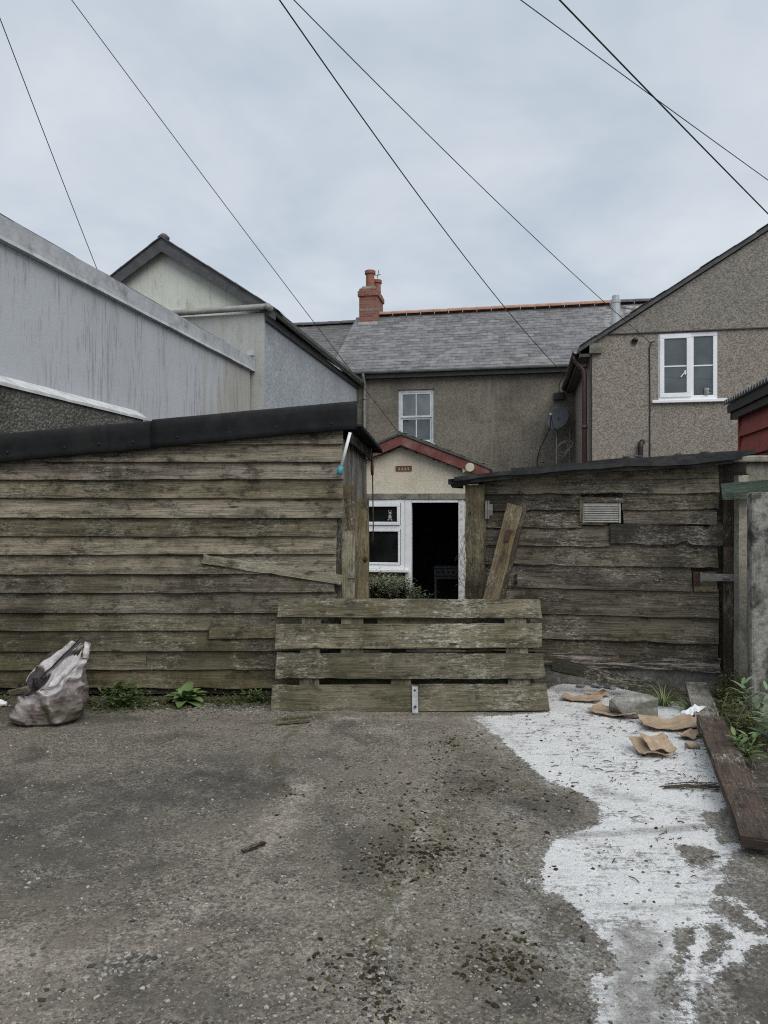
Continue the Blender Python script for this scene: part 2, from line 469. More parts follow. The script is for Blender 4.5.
M['oldwall'] = concrete('old_wall_concrete', (.16, .15, .125), (.30, .285, .24), (.05, .047, .04), .6)
M['lightpost'] = concrete('light_post_concrete', (.22, .205, .165), (.36, .34, .285), (.10, .095, .075), .4)
M['plinth'] = concrete('plinth_concrete', (.14, .135, .12), (.27, .26, .235), (.045, .045, .04), .6)
M['leaf'] = leafmat('weed_leaf', (.035, .062, .018), (.11, .165, .050))
M['dockleaf'] = leafmat('dock_leaf', (.050, .085, .026), (.125, .185, .062))
M['shrubleaf'] = leafmat('shrub_leaf', (.035, .052, .022), (.17, .20, .105))
M['greyleaf'] = leafmat('pale_leaf', (.075, .125, .055), (.18, .25, .14))
M['mossy'] = leafmat('moss_leaf', (.040, .050, .014), (.110, .115, .036))
M['grassblade'] = leafmat('grass_blade', (.06, .10, .03), (.18, .22, .09))
M['twig'] = plain('dry_twig', (.10, .082, .06), (.20, .17, .13), 20, .9, .2)
M['twigdark'] = plain('dark_twig', (.035, .028, .02), (.08, .064, .046), 20, .9, .2)


def glass(name, c0, c1, rough=.04):
    t = NT(name); O = t.obj()
    n = t.noise(O, 1.7, 3, .5, .3)
    return t.done(t.mix(t.step(n, .35, .65), c0, c1), rough, .8)


M['pane'] = glass('window_glass', (.042, .054, .062), (.080, .095, .106))  # reflected sky painted into the pane's base colour
M['panepale'] = glass('pale_window_glass', (.10, .118, .13), (.16, .18, .195))  # paler upper sash pane, reflected sky painted in
M['panedark'] = glass('dark_window_glass', (.005, .006, .006), (.016, .017, .016))


def slate_mat(name, dark, light, spots):
    t = NT(name); O = t.obj(); rc = t.sepc(t.attr('rnd'))
    c = t.mix(rc[0], dark, light)
    c = t.mix(t.m('MULTIPLY', t.noise(O, 14, 6, .7), .35), c, (.05, .05, .054))
    big = t.noise(O, .55, 5, .6)
    c = t.mix(t.m('MULTIPLY', t.step(big, .45, .65), .4), c, (.075, .073, .074))
    x, y, z = t.sep(O)[0:3]
    # pale weathered area near the right end of the ridge
    side = t.m('MULTIPLY', t.step(x, .2, 2.4), t.step(z, 6.3, 7.4))
    sp = t.m('MULTIPLY', t.step(t.noise(O, 6, 6, .7), .44, .58), t.m('ADD', .25, side))
    c = t.mix(t.m('MULTIPLY', sp, spots), c, (.33, .32, .28))
    t.bump(t.noise(O, 25, 4, .7), .4, .006)
    return t.done(c, .62, .35)


M['slate'] = slate_mat('blue_grey_slate', (.068, .067, .072), (.175, .172, .178), .9)
M['slateold'] = slate_mat('old_lichened_slate', (.06, .059, .056), (.125, .122, .112), .35)


def brick_mat():
    t = NT('chimney_brick'); uv = t.uvc()
    b = t.node('ShaderNodeTexBrick'); t.put(b.inputs['Vector'], uv)
    b.inputs['Scale'].default_value = 1; b.inputs['Brick Width'].default_value = .225; b.inputs['Row Height'].default_value = .075
    b.inputs['Mortar Size'].default_value = .008
    t.put(b.inputs['Color1'], (.17, .062, .044)); t.put(b.inputs['Color2'], (.255, .105, .076)); t.put(b.inputs['Mortar'], (.20, .16, .13))
    c = t.mix(t.m('MULTIPLY', t.step(t.noise(t.obj(), 5, 6, .7), .52, .7), .5), b.outputs[0], (.11, .075, .055))
    t.bump(b.outputs['Fac'], -.5, .01)
    return t.done(c, .9, .2)


M['brick'] = brick_mat()


def board_card():
    t = NT('brown_cardboard'); uv = t.uvc(); O = t.obj()
    c = t.mix(t.step(t.noise(O, 9, 6, .7), .35, .65), (.255, .185, .122), (.40, .30, .212))
    c = t.mix(t.m('MULTIPLY', t.step(t.noise(O, 4, 5, .7), .52, .68), .5), c, (.15, .105, .07))
    w = t.node('ShaderNodeTexWave'); t.put(w.inputs['Vector'], uv); w.inputs['Scale'].default_value = 45; w.inputs['Distortion'].default_value = .6
    t.bump(t.m('ADD', t.m('MULTIPLY', w.outputs['Fac'], .3), t.noise(O, 30, 4)), .5, .004)
    return t.done(c, .9, .2)


M['card'] = board_card()


def bag_mat():
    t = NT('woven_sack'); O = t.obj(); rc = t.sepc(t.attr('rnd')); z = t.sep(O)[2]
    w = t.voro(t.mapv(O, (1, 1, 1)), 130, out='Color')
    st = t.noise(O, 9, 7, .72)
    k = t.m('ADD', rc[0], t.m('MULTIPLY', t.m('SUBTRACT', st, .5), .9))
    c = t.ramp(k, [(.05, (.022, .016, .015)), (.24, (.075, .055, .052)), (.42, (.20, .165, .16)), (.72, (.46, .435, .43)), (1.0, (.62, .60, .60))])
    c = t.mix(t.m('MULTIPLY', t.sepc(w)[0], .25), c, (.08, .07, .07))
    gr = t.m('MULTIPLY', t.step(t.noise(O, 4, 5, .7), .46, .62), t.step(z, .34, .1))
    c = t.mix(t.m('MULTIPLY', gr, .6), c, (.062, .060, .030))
    t.bump(t.m('ADD', t.sepc(w)[0], t.m('MULTIPLY', t.noise(O, 14, 5), 3)), .5, .006)
    return t.done(c, .6, .4)


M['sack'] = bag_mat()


def stone_mat():
    t = NT('loose_stone'); rc = t.attr('rnd'); O = t.obj()
    c = t.mix(.35, rc, t.noise(O, 60, 4, .7), 'MULTIPLY')
    t.bump(t.noise(O, 180, 3), .4, .003)
    return t.done(c, .95, .15)


M['stone'] = stone_mat()


def ground_mat():
    t = NT('yard_concrete'); P = t.pos()
    mk = t.sepc(t.attr('mask')); mk2 = t.sepc(t.attr('mask2'))
    ma = t.node('ShaderNodeAttribute', attribute_name='mask').outputs['Alpha']
    # exposed aggregate base
    v1 = t.sepc(t.voro(P, 95, out='Color'))[0]; v2 = t.sepc(t.voro(P, 38, out='Color'))[0]
    n1 = t.noise(P, 55, 6, .75); n2 = t.noise(P, 5, 7, .7); n3 = t.noise(P, 1.1, 5, .6)
    gf = t.noise(P, 190, 3, .7)
    g = t.m('ADD', t.m('MULTIPLY', v1, .22), t.m('ADD', t.m('MULTIPLY', n1, .48), t.m('ADD', t.m('MULTIPLY', v2, .07), t.m('MULTIPLY', gf, .34))))
    c = t.mix(t.step(g, .34, .80), (.050, .0435, .035), (.315, .280, .226))
    c = t.mix(t.m('MULTIPLY', t.step(n2, .42, .66), .45), c, (.085, .076, .063))
    # light pebble flecks
    fl = t.m('MULTIPLY', t.step(t.voro(P, 34), .24, .16), t.step(t.sepc(t.voro(P, 34, out='Color'))[1], .80, .86))
    c = t.mix(t.m('MULTIPLY', fl, .9), c, (.46, .44, .40))
    fl2 = t.m('MULTIPLY', t.step(t.voro(P, 70), .30, .20), t.step(t.sepc(t.voro(P, 70, out='Color'))[1], .74, .82))
    c = t.mix(t.m('MULTIPLY', fl2, .85), c, (.42, .40, .36))
    # broad tone changes
    c = t.mix(t.m('MULTIPLY', t.m('MULTIPLY', t.step(n3, .44, .62), t.step(n2, .40, .60)), .55), c, (.235, .20, .155))
    c = t.mix(t.m('MULTIPLY', t.step(t.noise(P, 1.7, 6, .65, .5), .47, .34), .5), c, (.040, .036, .030))
    # dark (G of mask2) and pale dust (G of mask)
    c = t.mix(t.m('MULTIPLY', t.m('MULTIPLY', mk2[1], t.step(n2, .25, .6)), .8), c, (.042, .041, .037))
    br = t.step(t.noise(P, 3.4, 9, .78, .4), .46, .60)
    du = t.m('MULTIPLY', t.m('ADD', t.m('MULTIPLY', mk[1], 1.9), .10), t.m('MULTIPLY', t.m('ADD', .10, br), t.m('ADD', .30, t.m('MULTIPLY', t.step(t.noise(P, 13, 8, .8), .42, .57), .75))), clamp=True)
    c = t.mix(t.m('MULTIPLY', du, .95), c, t.mix(t.step(n1, .32, .68), (.15, .126, .100), (.44, .395, .33)))
    # grass-green moss + dark soil
    mo = t.m('MULTIPLY', mk[2], t.step(t.noise(P, 16, 7, .75), .40, .55), clamp=True)
    c = t.mix(t.m('MULTIPLY', mo, .9), c, t.mix(n1, (.030, .026, .012), (.085, .080, .028)))
    so = t.m('MULTIPLY', mk2[2], t.step(t.noise(P, 9, 6, .7), .30, .55), clamp=True)
    c = t.mix(t.m('MULTIPLY', so, .85), c, t.mix(v1, (.022, .019, .015), (.085, .074, .060)))
    # thin chalky smears
    chk = t.m('MULTIPLY', t.m('MULTIPLY', ma, t.m('ADD', .25, t.m('MULTIPLY', br, .75))), t.step(t.m('ADD', t.m('MULTIPLY', t.noise(t.mapv(P, (22, 9, 1)), 1, 8, .8), .6), t.m('MULTIPLY', n1, .4)), .46, .56))
    c = t.mix(t.m('MULTIPLY', chk, .75), c, (.50, .495, .475))
    # white paint spill: signed distance stored in R
    d = t.m('MULTIPLY', t.m('SUBTRACT', mk[0], .5), .6)
    e = t.m('ADD', t.m('MULTIPLY', t.m('SUBTRACT', t.noise(P, 8, 10, .78), .5), .17), t.m('ADD', t.m('MULTIPLY', t.m('SUBTRACT', t.noise(P, 27, 8, .8), .5), .13), t.m('MULTIPLY', t.m('SUBTRACT', n1, .5), .05)))
    pm = t.step(t.m('ADD', d, e), -.004, .012)
    thin = t.step(t.m('ADD', d, t.m('MULTIPLY', e, 1.6)), -.09, .02)
    c = t.mix(t.m('MULTIPLY', t.m('MULTIPLY', thin, t.step(n1, .45, .62)), .45), c, (.42, .415, .395))
    # worn through along fine streaks, more where the wear mask says so
    wn = t.noise(t.mapv(P, (7, 26, 1)), 1, 9, .8)
    w2 = t.noise(P, 70, 5, .75)
    wr = t.m('ADD', t.m('MULTIPLY', wn, .62), t.m('ADD', t.m('MULTIPLY', w2, .42), t.m('MULTIPLY', mk2[0], .16)))
    pat = t.step(t.noise(P, 3.4, 5, .65, .3), .46, .60)
    worn = t.m('MULTIPLY', t.step(wr, .575, .70), t.m('MULTIPLY', t.m('ADD', .34, t.m('MULTIPLY', pat, .56)), t.m('ADD', 1.0, t.m('MULTIPLY', mk2[0], -.2))))
    pm = t.m('MULTIPLY', pm, t.m('SUBTRACT', 1.0, worn))
    strk = t.noise(t.mapv(P, (6, 30, 1), (3, 1, 0)), 1, 9, .8)
    gr = t.m('MULTIPLY', t.step(t.m('ADD', t.m('MULTIPLY', t.noise(P, 30, 8, .8), .5), t.m('MULTIPLY', strk, .5)), .50, .57), t.m('ADD', .18, t.m('MULTIPLY', pat, .82)))
    pm = t.m('MULTIPLY', pm, t.m('SUBTRACT', 1.0, t.m('MULTIPLY', gr, .8)))
    coat = t.m('MULTIPLY', t.step(mk2[0], .35, 1.0), t.step(t.noise(P, 12, 8, .75), .36, .56))
    pc = t.mix(t.m('MULTIPLY', t.m('ADD', n2, t.noise(P, 26, 7, .75)), .5), (.44, .435, .415), (.86, .855, .835))
    pc = t.mix(t.m('MULTIPLY', coat, .85), pc, t.mix(n1, (.16, .15, .135), (.34, .33, .31)))
    c = t.mix(pm, c, pc)
    h = t.m('ADD', t.m('ADD', t.m('MULTIPLY', v1, .5), n1), t.m('ADD', t.m('MULTIPLY', n2, 2.0), t.m('ADD', t.m('MULTIPLY', fl, .8), t.m('MULTIPLY', pm, .35))))
    t.bump(h, 1.0, .011)
    return t.done(c, t.m('SUBTRACT', .93, t.m('MULTIPLY', pm, .18)), .25)


M['ground'] = ground_mat()


# ------------------------------------------------------------------ ground
def ground_z(x, y):
    z = mnoise.noise((x * .7, y * .7, 1.3)) * .012 + mnoise.noise((x * 3, y * 3, 7.7)) * .005
    z *= smooth01(9, 6, abs(x)) if abs(x) > 6 else 1
    z += -.35 * smooth01(7.0, 8.4, y)
    return z


def seg_dist(X, Y, pts):
    best = np.full(X.shape, 1e9)
    for (ax, ay), (bx, by) in zip(pts[:-1], pts[1:]):
        dx, dy = bx - ax, by - ay
        t = np.clip(((X - ax) * dx + (Y - ay) * dy) / (dx * dx + dy * dy + 1e-12), 0, 1)
        best = np.minimum(best, np.hypot(X - ax - t * dx, Y - ay - t * dy))
    return best


def inside(X, Y, pts):
    r = np.zeros(X.shape, bool)
    n = len(pts)
    for i in range(n):
        x1, y1 = pts[i]; x2, y2 = pts[(i + 1) % n]
        c = ((y1 > Y) != (y2 > Y))
        with np.errstate(divide='ignore', invalid='ignore'):
            r ^= c & (X < (x2 - x1) * (Y - y1) / (y2 - y1 + 1e-12) + x1)
    return r


def sdf(X, Y, pts):
    d = seg_dist(X, Y, pts + [pts[0]])
    return np.where(inside(X, Y, pts), d, -d)


def build_ground():
    xs = [-400, -150, -60, -25, -12, -8, -6, -5] + list(np.arange(-4.2, 4.2, .032)) + [4.5, 5, 6, 8, 12, 25, 60, 150, 400]
    ys = [-400, -100, -30, -10, -4, -1, .5, 1.2, 1.6] + list(np.arange(1.9, 7.3, .032)) + [7.5, 7.8, 8.1, 8.4, 8.8, 9.5, 11, 14, 20, 30, 60, 150, 400]
    nx, ny = len(xs), len(ys)
    me = bpy.data.meshes.new('yard_ground')
    V = [(x, y, ground_z(x, y)) for y in ys for x in xs]
    Fc = [(j * nx + i, j * nx + i + 1, (j + 1) * nx + i + 1, (j + 1) * nx + i) for j in range(ny - 1) for i in range(nx - 1)]
    me.from_pydata(V, [], Fc); me.update()
    A = np.array(V); X, Y = A[:, 0], A[:, 1]
    g = lambda L: [G(u, v) for u, v in L]
    main = g([(470, 716), (500, 738), (520, 758), (548, 782), (580, 792), (597, 806), (598, 822), (575, 832), (548, 842), (540, 862),
              (540, 890), (562, 898), (580, 915), (592, 932), (606, 945), (612, 965), (603, 975), (588, 968), (590, 985), (596, 1000), (592, 1024), (590, 1060),
              (640, 1075), (692, 1050), (693, 986), (702, 978), (727, 963), (742, 945), (765, 943), (761, 935), (740, 931), (717, 915), (712, 905), (712, 890), (728, 882), (722, 872), (730, 860),
              (748, 845), (745, 835), (712, 828), (705, 812), (728, 808), (740, 790), (725, 760), (705, 730), (690, 712), (670, 700), (640, 690), (600, 686), (560, 684), (545, 690), (545, 712)])
    d = sdf(X, Y, main)
    for hole in ([(679, 931), (695, 928), (697, 950), (685, 968), (677, 972), (675, 950)], [(703, 926), (722, 925), (734, 939), (722, 957), (700, 969), (693, 967), (704, 948)], [(660, 985), (672, 975), (680, 990), (676, 1012), (664, 1005)],
                 [(678, 846), (700, 846), (718, 850), (710, 862), (700, 872), (684, 862)], [(702, 812), (722, 814), (733, 824), (716, 828), (704, 820)],
                 [(715, 832), (735, 832), (742, 840), (722, 842)]):
        d = np.minimum(d, -sdf(X, Y, g(hole)))
    for br, w in (([(690, 990), (703, 977), (727, 962), (742, 945), (763, 940)], .032), ([(742, 938), (717, 917), (692, 921)], .034), ([(697, 922), (701, 948), (690, 968), (686, 1000), (687, 1040)], .027),
                  ([(716, 898), (735, 900), (748, 912), (760, 924)], .026), ([(684, 975), (678, 985)], .03), ([(690, 990), (720, 1000), (728, 1024)], .008),
                  ([(500, 850), (504, 868), (515, 890), (528, 912)], -.02), ([(485, 912), (500, 905), (515, 925)], -.025), ([(528, 882), (536, 878)], .014),
                  ([(565, 940), (582, 952)], .01), ([(525, 945), (560, 962)], -.02), ([(505, 812), (513, 808)], .0), ([(520, 820), (526, 820)], .0),
                  ([(470, 735), (500, 752), (520, 770)], -.02)):
        d = np.maximum(d, w + .0 - seg_dist(X, Y, g(br)))
    paint = np.clip(.5 + d / .6, 0, 1)

    def band(pl, w, amt=1.0):
        return amt * np.exp(-(seg_dist(X, Y, g(pl)) / w) ** 2)
    dust = np.zeros(X.shape)
    for pl, w, a in (([(305, 780), (285, 812), (258, 850), (225, 890), (195, 910)], .085, .9), ([(195, 910), (130, 945), (60, 962), (0, 955)], .075, .9),
                     ([(0, 950), (30, 985), (0, 1020)], .14, 1.0), ([(430, 800), (410, 880), (395, 930), (385, 965)], .06, .85),
                     ([(385, 965), (375, 1024)], .09, .55), ([(110, 738), (150, 735)], .08, .8), ([(0, 765), (40, 762)], .1, .5), ([(80, 765), (110, 760)], .06, .5),
                     ([(300, 740), (430, 730), (480, 760)], .25, .35), ([(260, 860), (300, 900), (330, 1000)], .18, .35), ([(280, 720), (545, 718)], .05, .6),
                     ([(440, 790), (500, 830)], .2, .3), ([(100, 712), (270, 712)], .07, .55), ([(500, 900), (530, 960)], .12, .35)):
        dust = np.maximum(dust, band(pl, w, a))
    moss = np.zeros(X.shape)
    for pl, w, a in (([(60, 704), (275, 700)], .17, 1.2), ([(280, 722), (318, 718)], .07, 1.0), ([(-60, 706), (15, 708)], .14, .9), ([(300, 722), (270, 760), (285, 800)], .03, .7),
                     ([(660, 698), (690, 692)], .10, .9), ([(728, 700), (750, 740), (768, 800)], .14, 1.0), ([(545, 694), (570, 690)], .06, .5),
                     ([(410, 830), (430, 870), (470, 800), (500, 845)], .05, .45), ([(375, 1000), (380, 960)], .05, .8), ([(400, 850), (470, 790), (520, 760)], .16, .55), ([(385, 960), (400, 880), (440, 830)], .09, .7), ([(450, 742), (540, 790)], .14, .5), ([(500, 960), (560, 920)], .14, .45)):
        moss = np.maximum(moss, band(pl, w, a))
    dark = np.maximum(band([(-40, 800), (60, 850), (120, 800), (230, 780)], .5, .85), band([(330, 820), (300, 870)], .18, .4))
    dark = np.maximum(dark, band([(470, 780), (560, 815)], .16, .75)); dark = np.maximum(dark, band([(600, 870), (560, 930), (520, 990)], .14, .6))
    dark = np.maximum(dark, band([(720, 870), (740, 980), (700, 1010)], .2, .8)); dark = np.maximum(dark, band([(120, 1000), (240, 1010)], .2, .4))
    wear = np.zeros(X.shape)
    for pl, w, a in (([(560, 836), (640, 832), (700, 826)], .05, .9), ([(640, 940), (640, 1024)], .11, 1.25), ([(600, 790), (640, 800)], .07, .7), ([(600, 905), (660, 910), (690, 905)], .05, .6),
                     ([(540, 715), (600, 730)], .06, .35), ([(700, 900), (720, 860), (740, 830)], .06, .5), ([(480, 718), (520, 745)], .07, .6), ([(640, 700), (690, 700)], .12, .6)):
        wear = np.maximum(wear, band(pl, w, a))
    chalk = np.zeros(X.shape)
    for pl, w, a in (([(497, 845), (506, 870), (520, 895), (545, 920)], .05, 1.0), ([(470, 915), (500, 912), (540, 930)], .09, .75), ([(505, 815), (520, 812)], .03, 1.0), ([(470, 722), (520, 750), (560, 790)], .07, .8),
                     ([(560, 950), (600, 985)], .08, .8), ([(620, 700), (690, 720)], .12, .8), ([(715, 900), (750, 870)], .12, .5), ([(430, 800), (405, 890), (390, 950)], .035, .7), ([(720, 800), (745, 845)], .1, .7), ([(695, 1000), (740, 960)], .07, .6)):
        chalk = np.maximum(chalk, band(pl, w, a))
    soil = np.maximum(band([(-200, 697), (275, 694)], .17, 1.1), band([(735, 690), (768, 770), (790, 850)], .18, 1.0))
    soil = np.maximum(soil, band([(545, 684), (700, 684)], .10, .9)); soil = np.maximum(soil, np.where(Y > 6.3, 1.0, 0.0))
    for nm, arr in (('mask', (paint, dust, moss)), ('mask2', (wear, dark, soil))):
        a = me.attributes.new(nm, 'FLOAT_COLOR', 'POINT')
        z = np.ones((len(V), 4), 'f'); z[:, 0], z[:, 1], z[:, 2] = arr
        if nm == 'mask': z[:, 3] = chalk
        a.data.foreach_set('color', z.ravel())
    me.materials.append(M['ground'])
    me.polygons.foreach_set('use_smooth', [True] * len(me.polygons))
    o = bpy.data.objects.new('yard_ground', me); col.objects.link(o)
    tag(o, kind='structure')


build_ground()


def scatter_gravel():
    mb = MB()
    def stone(x, y, r, c):
        mb.blob((x, y, ground_z(x, y) + r * .12), r, (1, .75, .5), .35, c, rz=random.random() * 6.3)
    def tone(lo=.10, hi=.42):
        k = random.uniform(lo, hi) if random.random() < .8 else random.uniform(.05, .12); return (k * 1.05, k * .98, k * .87)
    for _ in range(5200):
        Y = 2.0 + 4.0 * random.random() ** 1.5; X = random.uniform(-.58, .58) * Y
        if X > .08 * Y and random.random() < .35: continue
        r = .003 + .008 * random.random() ** 3.2
        stone(X, Y, r, tone())
    def along(pl, n, w, rmax):
        P = [G(*p) for p in pl]
        for _ in range(n):
            i = random.randrange(len(P) - 1); q = random.random()
            x = P[i][0] + (P[i + 1][0] - P[i][0]) * q + random.gauss(0, w); y = P[i][1] + (P[i + 1][1] - P[i][1]) * q + random.gauss(0, w)
            if y > 5.9 or y < 1.9: continue
            stone(x, y, .003 + rmax * random.random() ** 2.2, tone(.10, .34))
    along([(95, 968), (165, 955)], 170, .03, .012); along([(100, 995), (30, 990)], 60, .05, .012)
    along([(200, 880), (180, 930)], 120, .05, .009); along([(300, 860), (280, 900)], 90, .06, .008)
    along([(380, 950), (385, 1020)], 240, .05, .010); along([(60, 704), (270, 706)], 900, .075, .014); along([(180, 712), (300, 712)], 300, .05, .010)
    along([(560, 690), (690, 690)], 160, .06, .014); along([(320, 960), (330, 1010)], 90, .07, .009)
    along([(420, 930), (560, 1000)], 160, .12, .008); along([(430, 810), (500, 860)], 120, .12, .006)
    tag(mb.build('gravel', M['stone'], smooth=False), 'loose gravel and stone chips strewn over the worn concrete yard', 'gravel', kind='stuff')
    mb = MB()
    def crumb(x, y, r):
        k = random.uniform(.6, 1.3)
        c = (.034 * k, .025 * k, .015 * k) if random.random() < .75 else (.05 * k, .048 * k, .02 * k)
        mb.blob((x, y, ground_z(x, y) + r * .1), r, (1, .75, .45), .75, c, rz=random.random() * 6.3)
    for (u, v, n, wu, wv) in ((385, 860, 45, 8, 6), (410, 850, 30, 10, 5), (430, 853, 35, 9, 3), (450, 851, 14, 5, 2), (475, 790, 26, 10, 1.6), (400, 875, 16, 6, 5), (420, 790, 30, 25, 6), (470, 770, 50, 22, 9),
                              (448, 742, 30, 8, 2.5), (500, 830, 40, 20, 14), (500, 965, 45, 10, 6), (495, 945, 12, 8, 4), (525, 965, 16, 6, 6), (470, 890, 25, 25, 20), (380, 990, 60, 8, 14), (330, 975, 16, 6, 8),
                              (560, 800, 18, 15, 6), (440, 830, 30, 30, 12), (292, 792, 10, 3, 3), (415, 825, 22, 8, 4)):
        for _ in range(int(n * 4)):
            x, y = G(random.gauss(u, wu * (1.6 if random.random() < .6 else 3.5)), max(716, random.gauss(v, wv * (1.5 if random.random() < .6 else 3))))
            crumb(x, y, .0022 + .010 * random.random() ** 3)
    tag(mb.build('moss_crumbs', M['stone']), 'dark brown crumbs of dead moss scattered over the middle of the yard', 'moss', kind='stuff')
    mb = MB()
    for (u, v, n, wu, wv) in ((620, 720, 60, 40, 10), (680, 750, 40, 25, 12), (700, 785, 40, 15, 5), (600, 770, 40, 30, 12), (640, 840, 30, 40, 20), (560, 725, 30, 20, 8), (520, 800, 14, 40, 30)):
        for _ in range(n):
            x, y = G(random.gauss(u, wu), max(694, random.gauss(v, wv))); a = random.gauss(.3, .9); L = .01 + .05 * random.random() ** 2
            z = ground_z(x, y) + .006; dx, dy = math.cos(a) * L / 2, math.sin(a) * L / 2
            mb.tube([(x - dx, y - dy, z), (x + .003, y + .002, z + .003), (x + dx, y + dy, z)], random.uniform(.0012, .003), 4)
    x, y = G(662, 788); z = ground_z(x, y) + .008
    for k in range(7):
        x0, y0 = x + random.uniform(-.03, .05), y + random.uniform(-.04, .04)
        mb.tube([(x0, y0, z), (x0 + .12, y0 + .01, z + .006), (x0 + .26 + random.random() * .05, y0 + random.uniform(-.05, .05), z)], .003, 5)
    tag(mb.build('twig_litter', M['twigdark']), 'short dry twigs and bits littering the white paint spill', 'litter', kind='stuff')


scatter_gravel()

# ------------------------------------------------------------------ left shed
BOT = [445, 462.5, 480, 498.5, 518, 536.5, 554.5, 574, 592.5, 612.5, 630, 650.5, 669]
ZB = [1.5 - (v - 512) / F * 6.0 for v in BOT]
SY = 6.0


def shed_band(x):   # top edge of the black verge sheet
    return 2.385 + (x + .22) * .0915


def left_shed():
    t = thing('timber_shed', 'long weatherboarded timber shed with black sheet roof edge, left of the yard', 'shed', (-1.9, SY, 0))
    ox = -1.9
    X = lambda x: x - ox
    mb = MB()
    for i, zb in enumerate(ZB):
        zt = (ZB[i - 1] if i else zb + .16) + .022
        xr = -.33 if i < 5 else (-.385 if i < 8 else -.40)
        xr += random.uniform(-.004, .004)
        x0 = -3.62
        lim = shed_band(x0) - .02
        if zt > lim: x0 = (zt + .02 - 2.385) / .0915 - .22
        if x0 > xr - .1: continue
        sag = random.uniform(-.006, .006)
        bot_y, top_y = -.040, -.004
        c = (random.random(), random.random(), random.random())
        h = zt - zb
        wd = Vector((0, top_y - bot_y, h))
        mid = lambda xx, s_: (X(xx), (bot_y + top_y) / 2, (zb + zt) / 2 + s_)
        # some runs are made of two boards butted together
        if i == 12:
            xj = random.uniform(-2.6, -1.4)
            mb.board(mid(x0, sag), mid(xj - .003, 0), wd, h, .018, 20, .0028, .003, c, .006)
            mb.board(mid(xj + .003, 0), mid(xr, -sag), wd, h, .018, 20, .0028, .004, (random.random(), random.random(), random.random()), .006)
        else:
            mb.board(mid(x0, sag), mid(xr, -sag), wd, h, .018, 36, .0028, .004, c, .006)
    mb.build('weatherboard_cladding', M['shed'], t)
    mb = MB()
    mb.board((X(-3.62), -.012, .165), (X(-.42), -.012, .150), (0, 0, 1), .155, .02, 30, .006, .01, (.75, .3, .2), .012)
    o = mb.build('base_board', M['post'], t); o['label'] = 'green stained lowest board'
    # framing that carries the boards, back and far walls
    mb = MB()
    mb.board((X(-.375), .02, .02), (X(-.375), .02, 2.13), (1, 0, 0), .06, .04, 10, .002)
    mb.build('corner_stud', M['darkwood'], t)
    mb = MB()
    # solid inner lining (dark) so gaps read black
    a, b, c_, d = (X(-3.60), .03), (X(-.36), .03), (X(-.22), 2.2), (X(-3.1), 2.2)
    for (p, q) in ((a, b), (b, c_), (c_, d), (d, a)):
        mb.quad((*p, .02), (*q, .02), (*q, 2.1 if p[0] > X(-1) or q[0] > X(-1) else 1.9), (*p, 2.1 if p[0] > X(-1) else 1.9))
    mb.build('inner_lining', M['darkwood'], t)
    mb = MB()   # vertical boards of the passage side
    for k in range(13):
        q0 = k / 13; y0 = .05 + 2.1 * q0; xx = -.335 + .14 * q0
        mb.board((X(xx), y0 + .08, .06), (X(xx), y0 + .08, 2.10), (.066, 1, 0), .158, .016, 8, .003, .006)
    mb.build('side_boards', M['greyplank'], t)
    # roof sheet
    mb = MB()
    n = 60; rows = []
    for yy in (-.06, 2.35):
        r = []
        for i in range(n + 1):
            x = -3.75 + (3.40 + (.16 if yy > 0 else 0)) * i / n
            r.append((X(x), yy, shed_band(x) - .175 + (.02 * math.sin(i * 1.9) if yy > 0 else 0)))
        rows.append(r)
    for i in range(n):
        mb.quad(rows[0][i], rows[0][i + 1], rows[1][i + 1], rows[1][i])
    mb.build('roof_sheet', M['bitumen'], t, solid=-.012)
    mb = MB()   # corrugated eave end on the passage side
    pts = []
    m_ = 80
    for i in range(m_ + 1):
        q = i / m_; yy = -.05 + 2.4 * q; xx = -.205 + .16 * q
        pts.append((xx, yy, 2.20 + .022 * math.sin(q * 2 * math.pi * 24)))
    for i in range(m_):
        (x0, y0, z0), (x1, y1, z1) = pts[i], pts[i + 1]
        mb.quad((X(x0 - .45), y0, z0 + .0), (X(x0 + .03), y0, z0 - .01), (X(x1 + .03), y1, z1 - .01), (X(x1 - .45), y1, z1))
    mb.build('corrugated_eave', M['bitumen'], t, solid=.008)
    mb = MB()
    mb.board((X(-.275), .08, 2.115), (X(-.135), 2.3, 2.115), (0, 0, 1), .09, .02, 10, .003)
    mb.build('eave_board', M['darkwood'], t)
    # rolled black verge sheet in three lapped lengths
    mb = MB()
    for (x0, x1, off) in ((-3.85, -2.20, .004), (-2.30, -1.80, .0), (-1.86, -.215, .008)):
        nx_ = 24; prof = [(.06, -.002), (.0, .0), (-.05, -.006), (-.088, -.03), (-.098, -.07), (-.094, -.13), (-.09, -.185), (-.098, -.222), (-.085, -.226)]
        g_ = []
        for i in range(nx_ + 1):
            x = x0 + (x1 - x0) * i / nx_; zt = shed_band(x) + off
            wv = mnoise.noise((x * 2.2, 4, 2)) * .010 + mnoise.noise((x * 9, 1, 2)) * .003
            g_.append([mb.vert((X(x), py - off + (wv if pz < -.1 else 0), zt + pz * (1 + wv * 2) + mnoise.noise((x * 3.1, 9, pz)) * .004)) for py, pz in prof])
        for i in range(nx_):
            for k in range(len(prof) - 1):
                mb.face([g_[i][k], g_[i + 1][k], g_[i + 1][k + 1], g_[i][k + 1]])
    mb.build('verge_sheet', M['bitumen'], t, smooth=True, solid=.006)
    for x in (-3.0, -2.55, -2.27, -2.0, -1.65, -1.23, -.86, -.42):
        mb = MB()
        z = shed_band(x) - .155 + random.uniform(-.012, .012)
        mb.blob((X(x), -.103, z), .011, (1, .7, 1), .1)
        mb.build('roof_bolt', M['black'], t, smooth=True)
